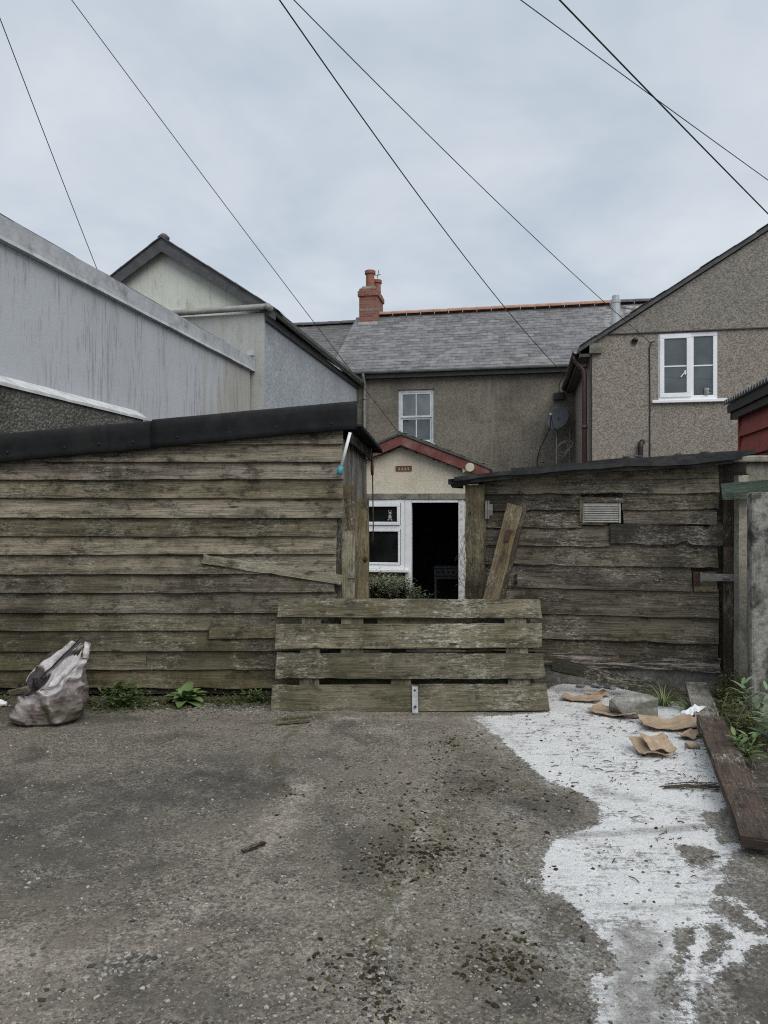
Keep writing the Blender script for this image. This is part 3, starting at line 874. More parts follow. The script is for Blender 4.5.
    # repair strips on the front
    for (x0, z0, x1, z1, w) in ((-1.455, 1.125, -.345, .955, .075), (-1.41, .525, -.86, .535, .09)):
        mb = MB()
        mb.board((X(x0), -.052, z0), (X(x1), -.048, z1), (0, 0, 1), w, .018, 18, .004, .012, (.8, .6, .9), .02)
        o = mb.build('repair_strip', M['bright'] if z0 > 1 else M['post'], t)
    # posts at the passage
    mb = MB(); mb.board((X(-.300), .10, 0), (X(-.290), .10, 1.72), (1, 0, 0), .10, .05, 14, .004, .01, (.6, .4, .5), .006)
    o = mb.build('gate_post', M['plank'], t)
    mb = MB(); mb.board((X(-.292), .06, 0), (X(-.288), .06, 1.34), (1, 0, 0), .10, .022, 14, .004, .01, (.9, .4, .5), .006)
    mb.build('post_board', M['bright'], t)
    mb = MB(); mb.box(X(-.285), X(-.245), .040, .048, .96, 1.01); mb.box(X(-.278), X(-.255), .032, .0395, .978, .995)
    mb.build('latch_plate', M['hasp'], t, bevel=.002)
    mb = MB(); mb.board((X(-.198), .62, -.1), (X(-.190), .62, 1.62), (1, 0, 0), .115, .075, 14, .004, .01, (.95, .2, .3), .008)
    o = mb.build('gate_post', M['post'], t); o['label'] = 'green brown post nearest the house'
    mb = MB(); mb.blob((X(-.165), .575, 1.08), .022, (1, .5, 1.1), .3)
    mb.build('post_bolt', M['rust'], t)


left_shed()

# ------------------------------------------------------------------ right shed
A13 = -R(13)


def right_shed():
    t = thing('wooden_shed', 'patched dark plank shed with felt roof and square vent, right of the yard', 'shed', (.80, 6.68, 0), A13)
    mb = MB()
    rows = [(1.78, 1.905, [(.75, 2.06)], -.008), (1.655, 1.84, [(.10, 2.06)], 0), (1.515, 1.665, [(.10, .945), (1.29, 2.06)], .0), (1.365, 1.525, [(.11, .95)], 0), (1.395, 1.52, [(1.30, 2.04)], .006),
            (1.205, 1.385, [(.11, 1.19)], 0), (1.035, 1.245, [(.10, 2.05)], 0), (.83, 1.055, [(.11, 1.84)], 0), (.835, 1.0, [(1.86, 2.05)], -.006),
            (.605, .855, [(.10, 2.055)], 0), (.39, .625, [(.10, 2.06)], .0), (.262, .41, [(.10, 2.06)], -.004)]
    for zb, zt, spans, pr in rows:
        for x0, x1 in spans:
            h = zt - zb
            mb.board((x0, -.018 - pr, (zb + zt) / 2 + random.uniform(-.004, .004)), (x1 + random.uniform(-.012, .008), -.018 - pr, (zb + zt) / 2 + random.uniform(-.006, .006)),
                     (0, .028, h), h, .02, 30, .005, .008, None, .012)
    # one plain strip above the vent
    mb.board((.93, -.034, 1.605), (1.31, -.034, 1.60), (0, 0, 1), .045, .014, 8, .002, .004)
    mb.build('plank_cladding', M['shed2'], t)
    mb = MB()
    mb.board((1.185, -.042, 1.315), (2.085, -.042, 1.30), (0, 0, 1), .165, .02, 30, .008, .008, (.15, .5, .4), .03)
    o = mb.build('patch_board', M['patch'], t); o['label'] = 'dark patch board with a wavy lower edge'
    mb = MB()
    for k, z in enumerate((.255, .218, .182)):
        mb.board((.55, -.022 - k * .004, z), (2.07, -.022 - k * .004, z - .004), (0, 0, 1), .046, .018, 26, .004, .006, (.6, .5, .9), .01)
    o = mb.build('bottom_boards', M['flaky'], t); o['label'] = 'reddish lowest boards with flaking paint'
    mb = MB(); mb.box(.3, 2.34, .0, .14, -.2, .165)
    mb.build('plinth', M['plinth'], t)
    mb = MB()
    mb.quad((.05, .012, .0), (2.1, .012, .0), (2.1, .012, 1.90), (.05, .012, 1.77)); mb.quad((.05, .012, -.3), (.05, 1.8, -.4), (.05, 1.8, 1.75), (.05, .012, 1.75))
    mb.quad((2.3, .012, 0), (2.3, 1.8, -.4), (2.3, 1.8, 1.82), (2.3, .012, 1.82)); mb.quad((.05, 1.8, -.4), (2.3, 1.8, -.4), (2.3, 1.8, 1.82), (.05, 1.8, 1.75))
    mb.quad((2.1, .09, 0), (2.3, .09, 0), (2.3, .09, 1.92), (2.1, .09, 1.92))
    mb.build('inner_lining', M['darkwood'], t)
    # vent
    mb = MB()
    mb.box(.955, 1.275, -.034, -.030, 1.405, 1.575); mb.box(.955, .972, -.046, -.0345, 1.405, 1.575); mb.box(1.258, 1.275, -.046, -.0345, 1.405, 1.575)
    for k in range(8):
        z = 1.413 + k * .0195
        mb.quad((.974, -.036, z + .014), (1.256, -.036, z + .014), (1.256, -.047, z), (.974, -.047, z))
    o = mb.build('vent_grille', M['vent'], t)
    mb = MB(); mb.board((.948, -.042, 1.41), (.948, -.042, 1.60), (1, 0, 0), .03, .02, 4, .002); mb.board((.94, -.042, 1.397), (1.16, -.042, 1.392), (0, 0, 1), .014, .02, 4, .002)
    mb.build('vent_frame', M['plank'], t)
    # posts
    mb = MB(); mb.board((.035, -.03, -.05), (.03, -.03, 1.74), (1, 0, 0), .17, .09, 16, .007, .01, (.8, .2, .3), .012)
    mb.build('corner_post', M['post'], t)
    mb = MB(); mb.box(.122, .150, -.088, -.082, 1.44, 1.60); mb.box(.150, .185, -.074, -.068, 1.47, 1.57); mb.tube([(.150, -.088, 1.44), (.150, -.088, 1.60)], .009, 8)
    mb.build('hinge', M['hasp'], t)
    mb = MB(); mb.board((2.155, .02, 0), (2.155, .02, 1.72), (1, 0, 0), .12, .08, 14, .005, .008, (.5, .2, .4), .006)
    mb.board((2.155, -.04, .03), (2.155, -.04, 1.21), (1, 0, 0), .125, .022, 10, .004, .008, (.8, .2, .2), .006)
    mb.build('door_post', M['postdark'], t)
    # hasp
    mb = MB(); mb.box(1.915, 2.19, -.066, -.060, .925, .985); mb.box(2.09, 2.14, -.078, -.0665, .946, .966); mb.tube([(1.915, -.066, .915), (1.915, -.066, .995)], .010, 8)
    mb.build('hasp', M['hasp'], t, bevel=.002)
    mb = MB(); mb.box(1.855, 1.905, -.058, -.050, .90, 1.0); mb.build('hasp_plate', M['rust'], t)
    mb = MB(); mb.tube([(.39, -.04, .94), (.39, -.07, .94), (.39, -.075, .90), (.39, -.05, .87)], .014, 8); mb.build('old_bolt', M['rust'], t)
    # roof: main board and layered felt
    mb = MB()
    def rz(x): return 1.80 + x * .066 + .012 * math.sin(x * 2.3)
    for lay, (y0, thick, zo, xa, xb) in enumerate(((-.16, .018, .0, -.20, 2.14), (-.20, .014, .024, -.14, 2.20), (-.15, .014, .050, .35, 2.27), (-.10, .012, .070, 1.0, 2.32))):
        n = 34; A = []; B = []; C = []; D = []
        for i in range(n + 1):
            x = xa + (xb - xa) * i / n
            w = mnoise.noise((x * 2.6, lay * 7.1, 1)) * .022 + mnoise.noise((x * 8, lay * 3.1, 5)) * .007
            z = rz(x) + zo
            A.append(mb.vert((x, y0 + w, z - thick - .022 + w * .7))); B.append(mb.vert((x, y0 + w - .004, z + w * .5))); C.append(mb.vert((x, 1.95, z + .06))); D.append(mb.vert((x, 1.95, z + .04)))
        for i in range(n):
            mb.face([A[i], A[i + 1], B[i + 1], B[i]]); mb.face([B[i], B[i + 1], C[i + 1], C[i]]); mb.face([D[i], D[i + 1], A[i + 1], A[i]])
        mb.face([A[0], B[0], C[0], D[0]]); mb.face([D[n], C[n], B[n], A[n]])
    # folded flap at the left corner
    mb.quad((-.20, -.17, 1.79), (-.02, -.20, 1.80), (-.02, -.15, 1.74), (-.17, -.12, 1.715)); mb.quad((-.20, -.17, 1.792), (-.17, -.12, 1.715), (-.19, .9, 1.74), (-.21, .9, 1.83))
    mb.build('felt_roof', M['felt'], t)
    for x in (.62, 1.32, 1.42, 1.75, 1.95):
        mb = MB()
        mb.blob((x, .0, rz(x) + .085), .022, (1.6, 1, .5), .4)
        mb.build('moss_lump', M['darkwood'], t)


right_shed()


# leaning plank at the post
def leaning():
    t = thing('leaning_plank', 'brown plank with a rusty hinge leaning on the right shed corner', 'plank', (.70, 6.22, 0))
    a = Vector((.0, .0, .0)); b = Vector((.445, .24, 1.56))
    mb = MB(); mb.board(a, b, (1, -.25, 0), .135, .028, 16, .004, .008, (.75, .3, .2), .006); mb.build('board', M['plank'], t)
    mb = MB(); mb.board(a + Vector((.09, .02, 0)), b + Vector((.09, .02, .005)), (1, -.25, 0), .05, .07, 16, .004, .008, (.35, .3, .2), .006)
    o = mb.build('batten', M['postdark'], t)
    q = a.lerp(b, .83) + Vector((.0, -.022, 0))
    mb = MB(); mb.board(q - (b - a).normalized() * .055, q + (b - a).normalized() * .055, (1, -.25, 0), .042, .012, 4, .002); mb.build('hinge', M['rust'], t)


leaning()


# ------------------------------------------------------------------ fallen gate
def fallen_gate():
    t = thing('fallen_gate', 'broken gate of four wide mossy planks propped across the passage', 'gate', (.15, 5.56, 0))
    up = Vector((0, .335, .94)).normalized()
    ctr = lambda x, s_, d=0.0: Vector((x, 0, .0)) + up * s_ + Vector((0, -up.z, up.y)) * -d
    rows = [(.003, .202, -1.005, 1.085, .004), (.242, .436, -.985, 1.075, -.002), (.474, .664, -.985, 1.07, .003), (.712, .862, -.985, 1.085, -.004)]
    for i, (s0, s1, x0, x1, tl) in enumerate(rows):
        mb = MB(); h = s1 - s0
        mb.board(ctr(x0, (s0 + s1) / 2 - tl), ctr(x1, (s0 + s1) / 2 + tl), up, h, .024, 40, .0025, .012, ((.85, .55, .95, .7)[i], (.4, .5, .2, .1)[i], (.4, .5, 1.0, .7)[i]), .007)
        mb.build('board', M['gate'], t)
    nrm = Vector((0, up.z, -up.y))
    for x, s0, s1, w in ((-.72, .06, .84, .15), (.88, .06, .84, .17), (-.40, .40, .80, .17), (-.02, .05, .30, .15)):
        mb = MB(); p = nrm * .026
        mb.board(Vector((x, 0, 0)) + up * s0 + p, Vector((x, 0, 0)) + up * s1 + p, (1, 0, 0), w, .022, 10, .003, .006, (.9, .5, .5)); mb.build('batten', M['gate'], t)
    mb = MB()
    c0 = Vector((.083, -.022, .0))
    mb.board(c0 + Vector((0, -.01, -.0)), c0 + up * .19 + Vector((0, -.0, .0)), (1, 0, 0), .044, .007, 4, .0, .0)
    mb.board(c0 + Vector((0, -.01, .0)), c0 + Vector((0, -.055, .01)), (1, 0, 0), .044, .006, 2, 0, 0)
    o = mb.build('steel_bracket', M['steel'], t)
    mb = MB(); mb.tube([c0 + Vector((0, -.0135, .045)), c0 + Vector((0, -.017, .046))], .011, 10); mb.build('bolt_hole', M['black'], o)
    mb = MB(); mb.tube([c0 + up * .165 + Vector((0, -.007, 0)), c0 + up * .165 + Vector((0, -.014, 0))], .007, 10)
    mb.build('bolt_hole', M['black'], o)
    # older panel lying behind it
    t2 = thing('plank_panel', 'dark mossy plank panel hidden behind the fallen gate', 'panel', (.25, 5.66, 0))
    mb = MB()
    for i, (s0, s1) in enumerate(((.02, .22), (.225, .43), (.435, .64), (.645, .79))):
        mb.board(Vector((-.66, .02, .0)) + up * ((s0 + s1) / 2), Vector((.92, .02, .0)) + up * ((s0 + s1) / 2 + (.0, -.01, .012, -.02)[i]), up, s1 - s0, .018, 24, .004, .01, None, .01)
    mb.build('boards', M['darkwood'], t2)
    mb = MB(); mb.board(Vector((-.30, -.03, .0)) + up * .665, Vector((.45, -.03, .0)) + up * .70, up, .07, .014, 14, .004, .01, (.9, .2, .2), .01)
    o = mb.build('mossy_strip', M['post'], t2)


fallen_gate()


# ------------------------------------------------------------------ loose timber on the ground
def loose():
    mb = MB()
    a = Vector((2.56, 6.08, .085)); b = Vector((2.17, 4.90, .045))
    mb.board(a, b, (1, -.4, 0), .165, .035, 12, .003, .01, (.9, .5, .6), .006)
    tag(mb.build('grey_plank', M['greyplank']), 'short bleached grey plank lying against the weeds at the right wall', 'plank')
    mb = MB()
    a = Vector((2.20, 5.00, .10)); b = Vector((1.635, 3.20, .065))
    mb.board(a, b, (1, -.33, 0), .165, .05, 26, .003, .008, (.75, .5, .5), .006)
    tag(mb.build('brown_plank', M['brown']), 'long dark brown plank lying on the ground at the right', 'plank')
    mb = MB()
    mb.board((1.40, 6.18, .235), (2.34, 5.86, .045), (0, .5, 1), .11, .026, 20, .006, .012, (.4, .5, .5), .014)
    tag(mb.build('slanting_board', M['darkwood']), 'thin dark board slanting down along the foot of the right shed', 'board')
    x, y = G(254, 849)
    mb = MB(); mb.board((x - .045, y - .035, ground_z(x, y) + .012), (x + .04, y + .045, ground_z(x, y) + .012), (1, -.8, 0), .020, .010, 5, .002, .005, (.5, .4, .9))
    tag(mb.build('wood_splinter', M['brown']), 'small splinter of wood lying in the middle of the yard', 'wood')
    mb = MB(); x, y = G(295, 725)
    mb.board((x - .13, y - .03, .022), (x + .10, y + .04, .022), (0, 1, 0), .03, .014, 6, .003, .006, (.9, .2, .3))
    tag(mb.build('mossy_stick', M['post']), 'mossy yellow stick lying below the left end of the fallen gate', 'stick')


loose()


def cardboard():
    specs = [((582, 701), .30, .15, -.4, 'flat torn cardboard strip nearest the fallen gate', 1), ((598, 697), .17, .12, .2, 'small curled cardboard flap behind the concrete lump', 2),
             ((614, 715), .34, .19, -.75, 'narrow cardboard strip in front of the concrete lump', 3), ((668, 728), .36, .24, -.15, 'largest bent cardboard sheet beside the grey plank', 4),
             ((653, 753), .22, .20, .1, 'crumpled folded cardboard piece out on the white paint', 5), ((690, 738), .17, .10, .6, 'cardboard scrap touching the brown plank', 6)]
    for (u, v), L, W, rz, lab, sd in specs:
        x, y = G(u, v)
        mb = MB(); nx_, ny_ = 18, 10
        g_ = []
        for j in range(ny_ + 1):
            row = []
            for i in range(nx_ + 1):
                a, b = i / nx_ - .5, j / ny_ - .5
                ex = mnoise.noise((b * 5, sd * 3.3, .5)) * .012 * (abs(a) > .44) + mnoise.noise((b * 14, sd * 5.3, .5)) * .012 * (abs(a) > .44)
                ey = mnoise.noise((a * 5, sd * 4.3, 2.5)) * .014 * (abs(b) > .44) + mnoise.noise((a * 16, sd * 4.3, 2.5)) * .012 * (abs(b) > .44)
                fold = max(0, a - .12 * math.sin(sd)) * .22 + max(0, -a - .25) * .3
                if sd == 5: fold = .06 + .05 * mnoise.noise((a * 3 + b * 2, b * 2, 3)) + .25 * max(0, b)
                if sd == 4: fold = .30 * max(0, a - .12) + .10 * max(0, -a) + .05 * max(0, b)
                z = .012 + fold * W * 2.0 + mnoise.noise((a * 3 + sd, b * 3, 1)) * .022 + .012
                row.append(mb.vert((a * L + ex, b * W + ey, max(.006, z * .8))))
            g_.append(row)
        for j in range(ny_):
            for i in range(nx_):
                mb.face([g_[j][i], g_[j][i + 1], g_[j + 1][i + 1], g_[j + 1][i]])
        o = mb.build('cardboard_piece', M['card'], None, solid=.005)
        o.location = (x, y, ground_z(x, y)); o.rotation_euler = (0, 0, rz)
        tag(o, lab, 'cardboard', 'torn cardboard scraps on the ground')
        if sd == 5:   # second crumpled layer
            mb = MB(); g_ = []
            for j in range(9):
                g_.append([mb.vert((.02 + (i / 8 - .5) * L * .72, -.02 + (j / 8 - .5) * W * .8, .052 + .010 * math.sin(i * .8 + j * .2) + .012 * mnoise.noise((i * .4, j * .5, 9)) + .006 * j)) for i in range(9)])
            for j in range(8):
                for i in range(8): mb.face([g_[j][i], g_[j][i + 1], g_[j + 1][i + 1], g_[j + 1][i]])
            mb.build('torn_layer', M['card'], o, solid=.004)
    x, y = G(693, 721)
    mb = MB(); g_ = []
    for j in range(7):
        g_.append([mb.vert(((i / 6 - .5) * .15, (j / 6 - .5) * .09 + .02 * mnoise.noise((i, 2, 1)), .06 + .02 * mnoise.noise((i * .8, j * .8, 4)) + .04 * i / 6)) for i in range(7)])
    for j in range(6):
        for i in range(6): mb.face([g_[j][i], g_[j][i + 1], g_[j + 1][i + 1], g_[j + 1][i]])
    o = mb.build('paper_scrap', M['paper'], None, solid=.002); o.location = (x, y, 0); o.rotation_euler = (0, 0, .5)
    tag(o, 'white paper scrap on top of the cardboard by the grey plank', 'paper')
    x, y = G(1, 706)
    mb = MB(); mb.blob((0, 0, .022), .038, (1.2, .8, .7), .6, sub=True)
    o = mb.build('crumpled_paper', M['paper']); o.location = (x, y, ground_z(x, y)); tag(o, 'small crumpled white wrapper lying left of the sack', 'litter')
    # broken lump of concrete
    x, y = G(636, 719)
    mb = MB(); mb.blob((0, 0, .075), .19, (1.05, .75, .60), .34, sub=True)
    for i, p in enumerate(mb.v):
        mb.v[i] = (max(-.185, min(.175, p[0])), max(-.11, min(.12, p[1])), max(-.01, min(.15 + p[0] * .10, p[2])))
    o = mb.build('concrete_lump', M['block'], None, bevel=.008); o.location = (x, y + .1, 0); o.rotation_euler = (0, 0, -.15)
    tag(o, 'broken lump of grey concrete between the cardboard scraps', 'concrete block')
    for (u, v, r, lab) in ((640, 688, .09, 'dusty rubble heap against the foot of the right shed'), (692, 748, .035, 'pale round stone beside the cardboard scrap')):
        x, y = G(u, v); mb = MB()
        if r > .05:
            for k in range(60):
                mb.blob((random.gauss(0, .18), random.gauss(0, .05), abs(random.gauss(0, .035))), random.uniform(.012, .045), (1.2, 1, .7), .35, (.24 * random.uniform(.5, 1.1),) * 3, rz=random.random() * 6)
        else: mb.blob((0, 0, .02), r, (1.3, 1, .7), .2, (.36, .29, .22), sub=True)
        o = mb.build('rubble' if r > .05 else 'stone', M['stone']); o.location = (x, y, 0); tag(o, lab, 'rubble' if r > .05 else 'stone', kind='stuff' if r > .05 else None)


cardboard()


# ------------------------------------------------------------------ rubble sack
def sack():
    t = thing('rubble_sack', 'slumped dirty silver woven sack full of rubbish by the left shed', 'sack', (-2.42, 5.34, 0))
    t.scale = (1.0, .96, .92)
    nt, ns, nl = 130, 54, 40

    def rim(th): return .385 + .125 * math.cos(th) + .135 * math.sin(th) + .018 * math.sin(3 * th + 1) + .012 * math.sin(7 * th)

    def lid(x, y): return .385 + .125 * (x - .02) / .20 + .135 * y / .17

    def tri(v, sd):   # sharp-edged wrinkle field
        n = mnoise.noise(Vector(v) + Vector((sd, sd * .7, -sd)))
        return 1 - min(1, abs(n) * 2.8)

    def crease(p):
        w = mnoise.noise(Vector(p) * 3.0) * .10
        q = (p[0] * 4.0 + p[2] * 3.2 + w, p[1] * 4.0 - w, p[2] * 4.6 - p[0] * 2.0)
        a = tri(q, 2.3); b = tri((q[0] * 1.9, q[1] * 1.9, q[2] * 1.9), 5.1); c = tri((q[0] * 4.2, q[1] * 4.2, q[2] * 4.2), 8.7)
        return a * .62 + b * .28 + c * .10
    mb = MB(); grid = []; tone = []
    for j in range(ns + nl + 1):
        row = []; tr = []
        for i in range(nt):
            th = 2 * math.pi * i / nt
            sq = 1.0 / (abs(math.cos(th)) ** 3.0 + abs(math.sin(th)) ** 3.0) ** (1 / 3.0)
            rs = 1 + (sq - 1) * .55
            if j <= ns:
                s_ = j / ns
                r = .232 * (.93 + .13 * math.sin(math.pi * min(1, s_ * 1.1)) - .13 * s_ * s_) * rs
                if s_ < .07: r *= .90 + .10 * (s_ / .07)
                z = s_ * rim(th); x = .03 * s_ + r * math.cos(th); y = .84 * r * math.sin(th)
                k = crease((x, y, z)); a = smooth01(0, .10, s_)
                x += math.cos(th) * (k - .45) * .078 * a; y += math.sin(th) * (k - .45) * .078 * a
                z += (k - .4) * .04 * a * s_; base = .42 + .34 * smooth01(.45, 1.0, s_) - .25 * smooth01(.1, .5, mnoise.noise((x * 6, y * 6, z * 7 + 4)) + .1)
            else:
                q = (j - ns) / nl
                r = .232 * .93 * rs * (1 - q)
                x = .03 + r * math.cos(th); y = .84 * r * math.sin(th)
                k = crease((x * .8 - y * .5, y * .8 + x * .3, .31 + x * .3))
                fold = math.exp(-((y - .02 - (x - .0) * .75) / .020) ** 2)
                ridge = math.exp(-((y - .085 - (x - .0) * .55) / .045) ** 2)
                edge = smooth01(0, .22, q)
                zl = lid(x, y) + ((k - .5) * .055 - .07 * fold + .05 * ridge) * edge
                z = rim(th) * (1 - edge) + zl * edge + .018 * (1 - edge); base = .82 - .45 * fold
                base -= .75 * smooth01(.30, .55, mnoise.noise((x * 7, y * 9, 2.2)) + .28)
            row.append(mb.vert((x, y, max(z, .002)))); tr.append(max(0, min(1, base * (.58 + k * .62))))  # crease and groove shade painted into the colour, ridges paler
        grid.append(row); tone.append(tr)
    for j in range(ns + nl):
        for i in range(nt):
            i2 = (i + 1) % nt
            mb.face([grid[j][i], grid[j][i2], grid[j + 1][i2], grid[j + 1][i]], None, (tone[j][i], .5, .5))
    mb.face(grid[0][::-1])
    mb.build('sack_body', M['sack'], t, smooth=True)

    def patch(name, pts, mat, w, lift=.02, th=.004, nrm=(0, -.55, .8)):
        mb = MB(); prev = None; n = 14
        P_ = [Vector(p) for p in pts]
        for i in range(n + 1):
            f = i / n * (len(P_) - 1); a = min(int(f), len(P_) - 2)
            p = P_[a].lerp(P_[a + 1], f - a); d = P_[a + 1] - P_[a]
            sd = d.cross(Vector(nrm)).normalized() * w / 2 * (1 + .35 * mnoise.noise((i * .6, w * 90, 1)))
            p = p + Vector((0, -.3, 1)) * (lift + .012 * mnoise.noise((i * .5, 3, w * 50)))
            k = .7 + .5 * mnoise.noise((i * .4, 1, 1))
            a_, b_ = mb.vert(p + sd), mb.vert(p - sd)
            if prev: mb.face([prev[0], prev[1], b_, a_], None, (k, .5, .5))
            prev = (a_, b_)
        return mb.build(name, mat, t, smooth=True, solid=th)
    L = lambda x, y: (x, y, lid(x, y))
    patch('strap', [L(.19, .14), L(.10, .06), L(.02, .0), L(-.03, -.05)], M['black'], .020)
    patch('strap', [L(-.115, .10), L(-.10, .02), L(-.07, -.06), L(-.03, -.11)], M['black'], .032)
    patch('strap', [L(-.22, .02), L(-.17, -.04), L(-.09, -.09)], M['black'], .022, .028)
    patch('collar', [(.215, .16, .52), (.235, .12, .585), (.25, .06, .55), (.255, .02, .48)], M['sack'], .045, .0, nrm=(.6, -.8, .1))
    patch('mouth_shade', [L(-.205, -.0), L(-.16, -.075), L(-.09, -.13)], M['interior'], .06, .022)  # dark strip on the closed lid, painted shade of an open mouth
    mb = MB(); mb.board((-.235, -.10, .235), (-.07, -.17, .285), (0, -.3, 1), .04, .016, 6, .004, .01, (.9, .2, .3)); mb.build('wood_offcut', M['plank'], t)


sack()


# ------------------------------------------------------------------ plants
def weed_clump(name, label, cat, x, y, n, spread, h, L, W, mat, z=None, droop=.5, group=None, kind=None, sy=.6):
    mb = MB()
    for _ in range(n):
        a = random.random() * 6.283; r = spread * abs(random.gauss(0, .5))
        px, py = r * math.cos(a), r * math.sin(a) * sy
        pz = h * random.random() ** 1.3 * math.exp(-(r / spread) ** 2)
        d = (math.cos(a) + random.gauss(0, .5), math.sin(a) + random.gauss(0, .5), random.uniform(.1, 1.1))
        s = random.uniform(.6, 1.25)
        k = random.random() * (.35 + .65 * min(1, pz / max(h, .01) + .35))
        mb.leaf((px, py, pz), d, L * s, W * s, (k, random.random(), 0), droop, segs=2)
    o = mb.build(name, mat); o.location = (x, y, ground_z(x, y) if z is None else z)
    return tag(o, label, cat, group, kind)


def weed_strip(name, label, pl, n, w, h, L, W, mat, z0=0.0):
    mb = MB()
    for _ in range(n):
        i = random.randrange(len(pl) - 1); q = random.random()
        x = pl[i][0] + (pl[i + 1][0] - pl[i][0]) * q + random.gauss(0, w); y = pl[i][1] + (pl[i + 1][1] - pl[i][1]) * q + random.gauss(0, w * .6)
        dens = mnoise.noise((x * 4, y * 4, 2.2))
        if dens < -.12 and random.random() < .9: continue
        a = random.random() * 6.283; s = random.uniform(.5, 1.3)
        z = ground_z(x, y) + h * random.random() ** 2 * (.6 + dens)
        mb.leaf((x, y, max(z, z0)), (math.cos(a), math.sin(a), random.uniform(.0, 1)), L * s, W * s, (random.random() * .8, random.random(), 0), .4, segs=2)
    return tag(mb.build(name, mat), label, 'ground cover', kind='stuff')


def dock(x, y):
    mb = MB()
    for k in range(34):
        a = k * 2.4 + random.uniform(-.3, .3); e = random.uniform(.35, 2.2); s = random.uniform(.75, 1.15)
        w = lambda q: max(.03, (.12 if q < .15 else 1) * math.sin(math.pi * min(.96, .12 + .86 * q)) ** .7)
        mb.leaf((random.gauss(0, .012), random.gauss(0, .012), .01), (math.cos(a), math.sin(a) * .8, e), .175 * s, .088 * s, (random.uniform(.2, 1), random.random() * .8, 0), .9, segs=6, shape=w)
    o = mb.build('dock_plant', M['dockleaf'], smooth=True); o.location = (x, y, 0)
    tag(o, 'bright green broad leaved dock plant at the foot of the left shed', 'plant')


dock(G(184, 706)[0], 5.78)
weed_clump('weed', 'dark green weed clump between the sack and the dock plant', 'weed', -2.02, 5.70, 620, .26, .20, .040, .022, M['leaf'])
weed_clump('weed', 'low weed clump at the shed foot just left of the fallen gate', 'weed', -1.02, 5.84, 280, .22, .09, .030, .016, M['leaf'])
weed_strip('ground_ivy', 'thin mat of mossy creeping weeds along the foot of the left shed', [(-3.3, 5.86), (-2.3, 5.84), (-.95, 5.84)], 3000, .09, .09, .020, .014, M['mossy'])
weed_strip('creeping_weeds', 'creeping mossy weeds piled against the right pillar', [(2.80, 6.05), (2.74, 5.8), (2.66, 5.55), (2.50, 5.2), (2.42, 4.8)], 5200, .085, .22, .024, .017, M['mossy'])
weed_strip('moss', 'flat yellow green moss patch below the left end of the fallen gate', [(-.75, 5.33), (-.48, 5.40)], 300, .035, .012, .012, .008, M['mossy'])


def grass_tuft(x, y, n, h, lab, mat):
    mb = MB()
    for _ in range(n):
        a = random.random() * 6.283; r = random.random() * .05
        mb.leaf((r * math.cos(a), r * math.sin(a), 0), (math.cos(a) * .7, math.sin(a) * .7, random.uniform(.5, 1.8)), h * random.uniform(.5, 1.2), .010, (random.random(), random.random(), 0), 1.1, segs=5, shape=lambda q: 1 - q * .9)
    o = mb.build('grass_tuft', mat); o.location = (x, y, 0); tag(o, lab, 'grass')


weed_strip('ground_moss', 'olive moss creeping over the dirt along the left shed', [(-3.3, 5.74), (-2.2, 5.70), (-.95, 5.72)], 2600, .075, .018, .016, .011, M['mossy'])
grass_tuft(2.16, 5.72, 90, .26, 'pale green grass tuft growing behind the concrete lump', M['grassblade'])
grass_tuft(2.32, 5.55, 50, .16, 'low grass tuft between the lump and the grey plank', M['grassblade'])


def stem_plant(x, y, n, h, lab, mat, L, W, lean=0.0):
    mb = MB(); t = thing('leafy_plant', lab, 'plant', (x, y, 0)); sm = MB()
    for s in range(n):
        a = random.random() * 6.283; hh = h * random.uniform(.55, 1.1)
        top = Vector((math.cos(a) * .10 + lean, math.sin(a) * .08, hh)); b = Vector((random.gauss(0, .03), random.gauss(0, .03), 0))
        pts = [b.lerp(top, q) + Vector((0, 0, .03 * math.sin(q * 3))) for q in (0, .35, .7, 1)]
        sm.tube(pts, [.0035, .003, .0022, .0012], 5)
        for k in range(9):
            q = .25 + .75 * k / 8; p = b.lerp(top, q); aa = k * 2.4 + s
            mb.leaf(p, (math.cos(aa), math.sin(aa), .5 + q * .6), L * (1.15 - .4 * q), W * (1.1 - .4 * q), (random.uniform(.2, 1), random.random() * .8, 0), .6, segs=4)
    mb.build('leaves', mat, t, smooth=True); sm.build('stems', M['twig'], t)


stem_plant(2.53, 5.02, 4, .36, 'leafy plant with long grey green leaves in front of the pillar', M['greyleaf'], .13, .036)
stem_plant(2.40, 4.66, 3, .30, 'second leafy plant nearer the camera beside the brown plank', M['greyleaf'], .15, .042)
stem_plant(2.16, 4.35, 4, .20, 'smallest bright leafy plant at the edge of the brown plank', M['dockleaf'], .10, .038)
weed_clump('weed', 'dead brown and green weeds below the leafy plants at the right', 'weed', 2.40, 4.85, 500, .30, .17, .035, .014, M['mossy'], sy=1.2)


def dead_stalks():
    mb = MB()
    for _ in range(26):
        x, y = random.gauss(2.42, .08), random.gauss(5.0, .25)
        a = random.random() * 6.3; h = random.uniform(.1, .34)
        mb.tube([(x, y, 0), (x + .05 * math.cos(a), y + .04 * math.sin(a), h * .6), (x + .14 * math.cos(a), y + .1 * math.sin(a), h)], [.003, .0025, .001], 4)
    tag(mb.build('dead_stalks', M['twig']), 'tangle of dead stalks among the weeds at the right wall', 'dead plant')


dead_stalks()


